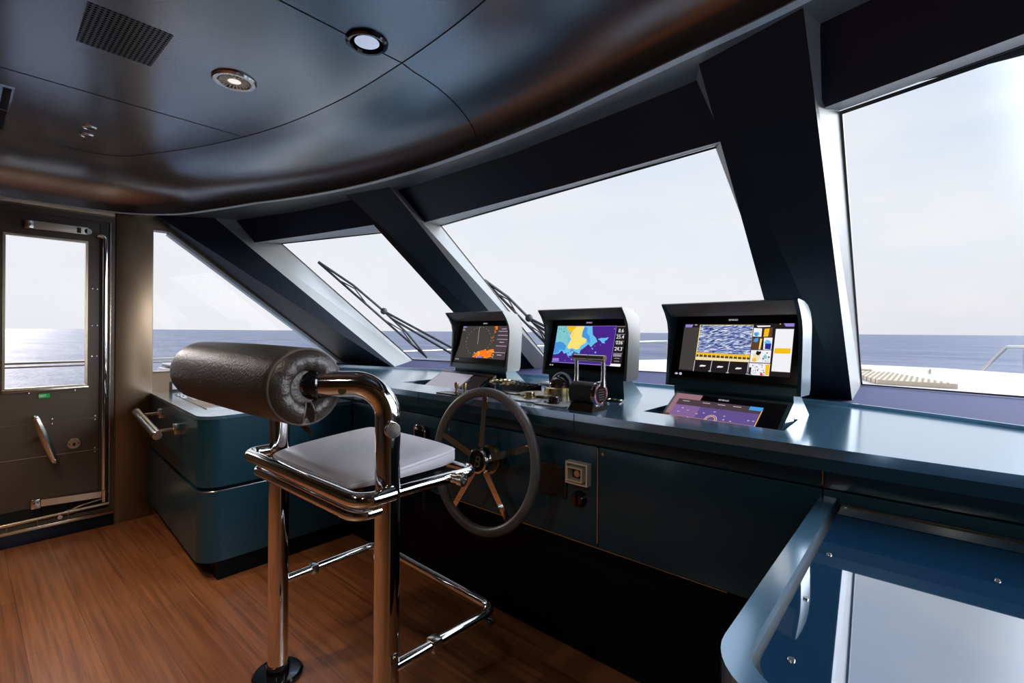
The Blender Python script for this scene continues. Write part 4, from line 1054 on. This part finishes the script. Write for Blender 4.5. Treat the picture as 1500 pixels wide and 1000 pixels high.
# grab bar
m = MB(); a = V((-3.86, .765, .765)); b = V((-3.10, .705, .735)); dd = (b-a).normalized()
m.tube([a, a+dd*.004, b-dd*.004, b], [.020, .024, .024, .021], STEEL, 24); m.build('grab_bar', cb)
for f, yy in ((.16, .885), (.86, .835)):
    c = lerp(a, b, f); m = MB().cyl(c+V((0, .015, 0)), (c.x, yy-.02, c.z), .009, GOLDB, seg=14); m.box((c.x-.02, yy-.035, c.z-.03), (c.x+.02, yy+.02, c.z+.03), STEEL, .005); m.build('bar_bracket', cb)

# ------------------------------------------------------------------ helm chair
hc = thing('helm_chair', 'chrome helm chair with bolster backrest, grey seat and footrest', 'chair', (-1.51, .8, 0))
PR = .0355
LX, RX, PY = -1.852, -1.157, .80
m = MB().tube(fillet([(LX, PY, .0), (LX, PY, 1.0), (LX, PY, 1.135), (LX-.02, .60, 1.15)], .07), PR, CHROME, 28); m.build('post', hc)
m = MB().tube(fillet([(RX, PY, .0), (RX, PY, .6), (RX, PY, 1.152), (-1.30, .615, 1.152)], .095, 14), PR, CHROME, 28); m.build('post', hc)
for x in (LX, RX):
    MB().lathe([(.086, 0), (.088, .012), (.080, .020), (.042, .022), (.040, .05), (.036, .052)], (x, PY, 0), (0, 0, 1), GLOSSK, 40).build('floor_flange', hc)
# bolster
BC0 = V((-2.085, .600, 1.150)); BC1 = V((-1.265, .618, 1.148)); bd = (BC1-BC0); BL_ = bd.length; bd.normalize(); BR_ = .105
prof = [(.0, 0), (.05, .002), (.085, .012), (.100, .03), (BR_, .06)]+[(BR_+.003*sin(pi*k/8), .06+(BL_-.09)*k/8) for k in range(1, 8)]+[(BR_, BL_-.03), (.103, BL_-.012), (.098, BL_-.002)]
m = MB().lathe(prof, BC0, bd, LEATH, 48); bo = m.build('bolster', hc, 60)
m = MB(); a_ = bd.cross(V((0, 0, 1))).normalized(); b_ = a_.cross(bd)
if b_.z < 0: b_ = -b_
E0 = BC1
circ = [E0-bd*.004+(a_*cos(2*pi*k/56)+b_*sin(2*pi*k/56))*(BR_-.004) for k in range(56)]
m.tube(circ, .0042, PIPING, 8, True); m.build('piping', bo)
# gathered end cap: radial pleats running into the bar
m = MB(); rings = []
n = 96
for j, (rr, dep) in enumerate(((BR_-.004, -.004), (.096, .008), (.084, .017), (.070, .021), (.056, .018), (.046, .008), (.040, -.008), (.038, -.03))):
    ring = []
    for k in range(n):
        th = 2*pi*k/n; dth = (th+pi/2+pi) % (2*pi)-pi
        pl = (.0009*sin(th*7+1.7*sin(th*2)+j*.45)+.0006*sin(th*15-j*.7))*(1 if 1 < j < 7 else .3 if j == 1 else 0)
        split = -.020*math.exp(-(dth/.13)**2)*(1 if 0 < j < 7 else .2)
        ring.append(E0+bd*(dep+pl+split)+(a_*cos(th)+b_*sin(th))*rr)
    rings.append(ring)
m.ring(rings, LEATH, True, False, False); m.build('gathered_end', bo, 70)
for s in (-1, 1):
    m = MB(); pts = []
    for k in range(9):
        f = k/8; rr = .040+(BR_-.008-.040)*f
        th = -pi/2+s*(.17+.05*sin(pi*f)); pts.append(E0+bd*(.004+.013*sin(pi*(f*.9+.05)))+(a_*cos(th)+b_*sin(th))*rr)
    m.tube(pts, .0032, PIPING, 8); m.build('piping', bo)
m = MB(); c = E0-b_*BR_
m.hexa([c+bd*-.03+b_*.004, c+bd*-.03-b_*.004, c+bd*.02-b_*.010, c+bd*.02-b_*.002], [c+bd*-.03+b_*.004+a_*.004, c+bd*-.03-b_*.004+a_*.004, c+bd*.035-b_*.022+a_*.004, c+bd*.035-b_*.014+a_*.004], LEATH); m.build('leather_tab', bo, 0)
m = MB().lathe([(.041, -.012), (.043, 0), (.043, .02), (.039, .024)], lerp((-1.30, .615, 1.152), (RX, PY, 1.152), .12), V((RX+1.30, PY-.615, 0)), GLOSSK, 28); m.build('bar_collar', hc)
m = MB().cyl((-1.222, .70, 1.133), (-1.202, .685, 1.137), .011, GOLDB, seg=14); m.build('pivot_screw', hc)
# locking knob on the right post
m = MB().lathe([(.012, 0), (.012, .034), (.020, .036), (.0215, .040), (.0215, .052), (.019, .056), (0, .057)], (RX+.008, PY-.006, 1.030), (.9, -.30, 0), STEEL, 24); m.build('locking_knob', hc)
# seat rails
def rail(z, xa, xb, ya, r, yf=PY):
    return MB().tube(fillet([(xa, yf, z), (xa, ya, z), (xb, ya, z), (xb, yf, z)], .06, 8), r, CHROME, 18)
rail(.853, LX-.014, RX+.042, .688, .0205, PY-.01).build('seat_rail', hc)
rail(.803, LX+.03, RX+.004, .700, .0165, PY-.01).build('seat_rail', hc)
m = MB().tube(fillet([(RX, PY, .838), (RX+.012, 1.14, .838), (LX+.10, 1.14, .838), (LX, PY, .838)], .05, 8), .0175, CHROME, 18); m.build('seat_frame', hc)
m = MB().lathe([(.016, -.01), (.016, .02), (.021, .022), (.021, .040), (.012, .042), (.012, .030), (0, .030)], (RX+.022, 1.03, .838), (1, .2, 0), STEEL, 20); m.build('rail_socket', hc)
# cushion
bm = bmesh.new(); bmesh.ops.create_grid(bm, x_segments=26, y_segments=22, size=.5)
m = MB(); topv = []; 
NX, NY = 27, 23; SXa, SXb, SYa, SYb = -1.755, -1.222, .722, 1.135
def cush(u, v):
    e = (1-abs(2*u-1)**5)*(1-abs(2*v-1)**5); dome = (1-(2*u-1)**2)*(1-(2*v-1)**2)
    x = SXa+(SXb-SXa)*u; y = SYa+(SYb-SYa)*v
    # rounded plan corners
    cxx = (2*u-1); cyy = (2*v-1); k = 1-.06*(abs(cxx)*abs(cyy))**4
    x = (SXa+SXb)/2+(x-(SXa+SXb)/2)*k; y = (SYa+SYb)/2+(y-(SYa+SYb)/2)*k
    return V((x, y, .873+.034*v+.016*dome+.012*(e**.25 if e > 0 else 0)-.006+.002*sin(9*u+3*v)*dome))
rows_ = []
for j in range(NY): rows_.append([cush(i/(NX-1), j/(NY-1)) for i in range(NX)])
vs = [p for r in rows_ for p in r]; fs = [[j*NX+i, j*NX+i+1, (j+1)*NX+i+1, (j+1)*NX+i] for j in range(NY-1) for i in range(NX-1)]
m.add(vs, fs, SEATG)
bl = [j*NX for j in range(NY)]; edge = [i for i in range(NX)]+[j*NX+NX-1 for j in range(1, NY)]+[(NY-1)*NX+i for i in range(NX-2, -1, -1)]+[j*NX for j in range(NY-2, 0, -1)]
cc = V(((SXa+SXb)/2, (SYa+SYb)/2, 0))
e0 = [vs[i] for i in edge]
def outp(p, s, z): d = V((p.x-cc.x, p.y-cc.y, 0)); return V((cc.x+d.x*s, cc.y+d.y*s, z))
m.ring([e0, [outp(p, 1.014, p.z-.012) for p in e0], [outp(p, 1.014, .862) for p in e0], [outp(p, .99, .850) for p in e0]], SEATG, True, False, True)
m.build('seat_cushion', hc, 60)
m = MB().tube([outp(p, 1.010, p.z-.006) for p in e0], .0028, PIPING if False else SEATG, 6, True); m.build('cushion_piping', hc)
MB().box((SXa+.03, SYa+.03, .828), (SXb-.03, SYb-.03, .851), GLOSSK, .004).build('seat_pan', hc)
# footrest
m = MB().tube(fillet([(LX, PY, .352), (LX-.01, 1.235, .352), (RX+.035, 1.215, .352), (RX+.015, PY, .352)], .055, 8), .0165, CHROME, 16); m.build('footrest_bar', hc)
for x in (LX-.005, RX+.022):
    MB().box((x-.019, .925 if x < -1.5 else .94, .334), (x+.019, .955 if x < -1.5 else .975, .371), STEEL, .004).build('bar_clamp', hc)
m = MB().lathe([(.008, -.01), (.008, .012), (.013, .014), (.013, .028), (.006, .03), (0, .03)], (RX+.035, 1.17, .340), (1, .1, -.4), GLOSSK, 16); m.build('end_bolt', hc)
m = MB().box((RX+.024, PY-.012, .30), (RX+.038, PY+.012, .405), STEEL, .005); m.cyl((RX+.036, PY, .39), (RX+.043, PY, .39), .008, GOLDB, seg=14); m.cyl((RX+.036, PY, .288), (RX+.041, PY, .288), .006, STEEL, seg=12); m.build('height_plate', hc)

# ------------------------------------------------------------------ outside: deck, rails, wipers, sea
m = MB()
edge_ = [(-9, -4), (-5.05, -4), (-5.05, 2.5), (-5.0, 5.5), (-4.42, 9.0), (-4.0, 9.9), (-2.8, 10.6), (-.953, 10.75), (.126, 10.62), (.95, 10.05), (1.6, 9.0), (2.0, 5), (2.0, 2.0)]
m.prism([(-5.05, 1.0, .75), (-5.0, 5.5, .75), (-4.42, 9.0, .75), (-4.0, 9.9, .75), (-2.8, 10.55, .75), (-.953, 10.72, .75), (.126, 10.62, .75), (.95, 10.05, .75), (1.6, 9.0, .75), (2.1, 5.5, .75), (2.2, 2.9, .75)]
        + [(.9, 3.4, .75), (-1.5, 3.5, .75), (-4.0, 3.1, .75), (-4.22, 1.0, .75)], (0, 0, -2.0), DECKW)
struct(m.build('foredeck', origin=(-1.6, 6, .75), smooth=0))
# side deck by the door, low white gunwale
m = MB().box((-5.35, -5, -.9), (-4.21, 2.6, -.02), DECKW)
struct(m.build('side_deck', smooth=0))
c = [(-.95, 8.13), (-.42, 8.13), (.20, 6.65), (-.45, 6.65)]
m = MB(); m.add([(x, y, .80) for x, y in c]+[(x, y, .752) for x, y in c], [[0, 1, 2, 3], [0, 4, 5, 1], [1, 5, 6, 2], [2, 6, 7, 3], [3, 7, 4, 0]], GRATE, [(x+20, y+20) for x, y in c]*2)
tag(m.build('deck_grating', smooth=0), 'pale perforated grating mat on the white foredeck beyond right pane', 'grating')
m = MB().box((-1.6, 8.3, .752), (-.62, 8.6, .815), TEAK, .01); tag(m.build('deck_step'), 'low teak step beside the grating on the foredeck', 'step')
m = MB().lathe([(.025, 0), (.025, .05), (.02, .07), (0, .07)], (-.02, 8.9, .75), (0, 0, 1), STEEL, 14); tag(m.build('deck_fitting'), 'tiny steel fitting standing on the white foredeck', 'fitting')

t = thing('bow_rail', 'steel bow rail with slanted end beyond the right pane', 'rail', (1.2, 10.4, .75))
MB().tube(fillet([(.58, 10.45, .74), (.86, 10.45, 1.125), (1.9, 10.2, 1.125), (2.6, 9.6, 1.12)], .05), .022, STEEL, 10).build('top_rail', t)
for x, y in ((1.04, 10.41), (1.75, 10.24)): MB().cyl((x, y, .74), (x, y, 1.12), .019, STEEL, seg=10).build('post', t)
t = thing('bow_rail', 'steel bow rail on the foredeck seen between middle and right monitors', 'rail', (-3.6, 9.6, .75))
MB().tube([(-4.66, 8.6, 1.10), (-4.33, 9.35, 1.12), (-3.85, 9.95, 1.13), (-2.8, 10.45, 1.13), (-1.7, 10.6, 1.13)], .02, STEEL, 10).build('top_rail', t)
for x, y in ((-4.12, 9.62), (-3.0, 10.37), (-1.75, 10.59)): MB().cyl((x, y, .74), (x, y, 1.13), .016, STEEL, seg=10).build('post', t)
t = thing('side_rail', 'thin double side rail outside the left windows', 'rail', (-5.2, 2.0, -.02))
MB().tube([(-5.2, -3, 1.033), (-5.2, 4.6, 1.034), (-5.0, 6.3, 1.06), (-4.75, 8.0, 1.08)], .011, STEEL, 10).build('top_rail', t)
MB().tube([(-5.2, -3, 1.003), (-5.2, 2.6, 1.003)], .007, STEEL, 10).build('lower_rail', t)
for y in (-1.2, 3.2, 6.0): MB().cyl((-5.2 if y < 4.6 else -5.04, y, -.02 if y < 2.6 else .74), (-5.2 if y < 4.6 else -5.04, y, 1.034), .016, STEEL, seg=10).build('post', t)
m = MB().box((-4.55, 1.03, .93), (-4.24, 1.95, 1.005), WHITE, .01); m.box((-4.53, 1.05, 1.005), (-4.26, 1.5, 1.022), DARKB, .004); m.box((-4.53, 1.05, 1.022), (-4.26, 1.5, 1.036), WHITE, .005); m.box((-4.4, 1.1, -.02), (-4.3, 1.6, .93), WHITE)
tag(m.build('outside_locker'), 'white locker ledge outside the side window above the outlet', 'locker')

def wiper(name, blade, pivot, arm2, label):
    t = thing('windscreen_wiper', label, 'wiper', tuple(pivot[-1]))
    a, b = V(blade[0]), V(blade[-1]); up = V((.0, .03, .05))
    m = MB().tube([a+up*.15, lerp(a, b, .5)+up*.15, b+up*.15], .010, RUBBER, 8); m.build('blade', t)
    m = MB()
    hub_ = V(pivot[0])
    m.tube([a+up*.2, lerp(a, b, .25)+up*.4+(hub_-lerp(a, b, .5))*.55, hub_, lerp(a, b, .75)+up*.4+(hub_-lerp(a, b, .5))*.55, b+up*.2], .010, RUBBER, 8)
    m.tube([lerp(a, b, .18)+up*.2, lerp(a, b, .28)+up*.4+(hub_-lerp(a, b, .5))*.35, lerp(a, b, .42)+up*.2], .006, RUBBER, 6)
    m.tube([lerp(a, b, .58)+up*.2, lerp(a, b, .72)+up*.4+(hub_-lerp(a, b, .5))*.35, lerp(a, b, .85)+up*.2], .006, RUBBER, 6)
    m.build('yoke', t)
    m = MB().sphere(hub_, .030, RUBBER, 10); m.build('joint', t)
    m = MB().tube([hub_, *[V(p) for p in pivot[1:]]], .010, RUBBER, 8); m.build('arm', t)
    m = MB().tube([V(p) for p in arm2], .010, RUBBER, 8); m.build('parallel_arm', t)
wiper('w', [(-3.86, 1.97, 1.86), (-3.53, 2.86, 1.045)], [(-3.60, 2.44, 1.47), (-3.10, 2.92, 1.10), (-2.95, 3.10, .95)], [(-3.58, 2.50, 1.41), (-3.16, 2.93, 1.06), (-3.02, 3.10, .93)], 'black windscreen wiper parked on the narrow left pane')
wiper('w', [(-2.43, 2.48, 1.66), (-2.20, 3.05, 1.12)], [(-2.235, 2.76, 1.40), (-1.75, 3.10, 1.10), (-1.6, 3.25, .95)], [(-2.22, 2.80, 1.36), (-1.82, 3.12, 1.05), (-1.68, 3.25, .93)], 'black windscreen wiper parked on the centre pane behind left monitor')

me = bpy.data.meshes.new('sea'); Rr = 9000; n = 64
vs = [(0, 0, 0)]+[(Rr*cos(2*pi*k/n), Rr*sin(2*pi*k/n), 0) for k in range(n)]
me.from_pydata(vs, [], [[0, k+1, (k+1) % n+1] for k in range(n)]); me.materials.append(SEA)
sea = bpy.data.objects.new('sea', me); COL.objects.link(sea); sea.location = (0, 0, -4.5); struct(sea)

# ------------------------------------------------------------------ light
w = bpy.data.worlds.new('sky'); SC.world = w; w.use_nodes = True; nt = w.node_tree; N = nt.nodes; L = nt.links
bg = N['Background']
tc = N.new('ShaderNodeTexCoord'); sx = N.new('ShaderNodeSeparateXYZ'); L.new(tc.outputs['Generated'], sx.inputs[0])
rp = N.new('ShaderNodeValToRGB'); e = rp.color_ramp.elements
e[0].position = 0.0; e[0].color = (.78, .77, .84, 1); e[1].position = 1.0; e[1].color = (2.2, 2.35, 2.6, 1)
for pos, c in ((.05, (.86, .855, .885)), (.16, (.80, .86, .93)), (.32, (.70, .80, .93)), (.55, (.60, .74, .95)), (.8, (1.6, 1.75, 2.0))):  # upper sky, above the view, made extra bright to light the counter
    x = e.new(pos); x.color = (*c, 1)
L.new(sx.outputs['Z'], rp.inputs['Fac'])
mp = N.new('ShaderNodeMapping'); mp.inputs['Scale'].default_value = (1.6, 1.6, 4.2); L.new(tc.outputs['Generated'], mp.inputs['Vector'])
nz = N.new('ShaderNodeTexNoise'); nz.inputs['Scale'].default_value = 2.1; nz.inputs['Detail'].default_value = 7; nz.inputs['Roughness'].default_value = .55; L.new(mp.outputs['Vector'], nz.inputs['Vector'])
cr = N.new('ShaderNodeValToRGB'); cr.color_ramp.elements[0].position = .42; cr.color_ramp.elements[1].position = .72; L.new(nz.outputs['Fac'], cr.inputs['Fac'])
ml = N.new('ShaderNodeMath'); ml.operation = 'MULTIPLY'; ml.inputs[1].default_value = .75; L.new(cr.outputs['Color'], ml.inputs[0])
mx = N.new('ShaderNodeMix'); mx.data_type = 'RGBA'; mx.inputs['B'].default_value = (.95, .93, .93, 1)
L.new(ml.outputs[0], mx.inputs['Factor']); L.new(rp.outputs['Color'], mx.inputs['A'])
# paler towards port, where the haze is thick
hz = N.new('ShaderNodeMapRange'); hz.inputs['From Min'].default_value = -.2; hz.inputs['From Max'].default_value = .9
ng = N.new('ShaderNodeMath'); ng.operation = 'MULTIPLY'; ng.inputs[1].default_value = -1; L.new(sx.outputs['X'], ng.inputs[0]); L.new(ng.outputs[0], hz.inputs['Value'])
mx2 = N.new('ShaderNodeMix'); mx2.data_type = 'RGBA'; mx2.inputs['B'].default_value = (.90, .90, .93, 1)
hm = N.new('ShaderNodeMath'); hm.operation = 'MULTIPLY'; hm.inputs[1].default_value = .7; L.new(hz.outputs['Result'], hm.inputs[0])
L.new(hm.outputs[0], mx2.inputs['Factor']); L.new(mx.outputs['Result'], mx2.inputs['A'])
# added bright lobe off the starboard bow, beside the view, to light the interior
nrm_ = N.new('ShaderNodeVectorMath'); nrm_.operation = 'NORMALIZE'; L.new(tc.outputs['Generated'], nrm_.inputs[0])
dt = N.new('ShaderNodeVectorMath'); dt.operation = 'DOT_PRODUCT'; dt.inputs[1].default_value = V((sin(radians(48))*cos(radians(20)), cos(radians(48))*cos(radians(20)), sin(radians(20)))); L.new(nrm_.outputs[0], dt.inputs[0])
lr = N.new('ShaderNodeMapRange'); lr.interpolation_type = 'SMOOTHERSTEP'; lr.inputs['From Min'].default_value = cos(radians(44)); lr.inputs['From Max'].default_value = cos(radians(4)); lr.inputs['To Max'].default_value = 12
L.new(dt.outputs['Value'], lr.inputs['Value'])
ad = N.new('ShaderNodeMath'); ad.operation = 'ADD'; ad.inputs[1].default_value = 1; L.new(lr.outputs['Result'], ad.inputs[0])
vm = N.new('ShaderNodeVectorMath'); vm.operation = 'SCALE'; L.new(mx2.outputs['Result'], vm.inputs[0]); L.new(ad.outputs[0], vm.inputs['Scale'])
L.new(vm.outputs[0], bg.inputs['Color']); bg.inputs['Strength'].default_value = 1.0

def lamp(kind, name, loc, rot, energy, col, **kw):
    l = bpy.data.lights.new(name, kind); l.energy = energy; l.color = col
    for k, v in kw.items(): setattr(l, k, v)
    o = bpy.data.objects.new(name, l); COL.objects.link(o); o.location = loc; o.rotation_euler = rot
    return o
def aim(o, d): o.rotation_euler = V(d).to_track_quat('-Z', 'Y').to_euler()
s = lamp('SUN', 'hazy_sun', (-9, 1, 5), (0, 0, 0), .9, (1, .90, .86), angle=radians(14)); aim(s, V((.96, .03, -.28)))
# added warm fill spots aft of the camera, unseen, to light the floor
for x, y, p in ((-3.1, -.12, 60), (-2.2, -.12, 65), (-2.7, -1.3, 12), (-.8, -1.3, 12)):
    o = lamp('SPOT', 'added_cabin_fill', (x, y, 2.29), (0, 0, 0), p, (1, .78, .54), spot_size=radians(95), spot_blend=.9, shadow_soft_size=.05)
for x, y, p in ((-1.35, -.45, 26), (-.25, -.35, 16)):  # added whiter fill spots, unseen, to light the console front
    o = lamp('SPOT', 'added_cabin_fill', (x, y, 2.29), (0, 0, 0), p, (1, .92, .82), spot_size=radians(140), spot_blend=.6, shadow_soft_size=.05)
o = lamp('SPOT', 'fluted_downlight', (-2.158, .742, 2.30), (0, 0, 0), 5, (1, .8, .55), spot_size=radians(100), spot_blend=.7, shadow_soft_size=.03)

# ------------------------------------------------------------------ camera
cam = bpy.data.cameras.new('camera'); co_ = bpy.data.objects.new('camera', cam); COL.objects.link(co_)
TH, RO = radians(41), radians(.4)
d = V((-sin(TH), cos(TH), 0)); r = V((cos(TH), sin(TH), 0)); u = V((0, 0, 1))
R_ = r*cos(RO)+u*sin(RO); U_ = u*cos(RO)-r*sin(RO)
M = Matrix((R_, U_, -d)).transposed().to_4x4(); M.translation = V((0, 0, 1.3)); co_.matrix_world = M
cam.sensor_width = 36; cam.lens = 708/1500*36; cam.shift_y = -14.5/1500; cam.clip_start = .02; cam.clip_end = 20000
SC.camera = co_
SC.view_settings.view_transform = 'Standard'; SC.view_settings.look = 'None'; SC.view_settings.exposure = 0; SC.view_settings.gamma = 1
SC.cycles.max_bounces = 10; SC.cycles.transparent_max_bounces = 12
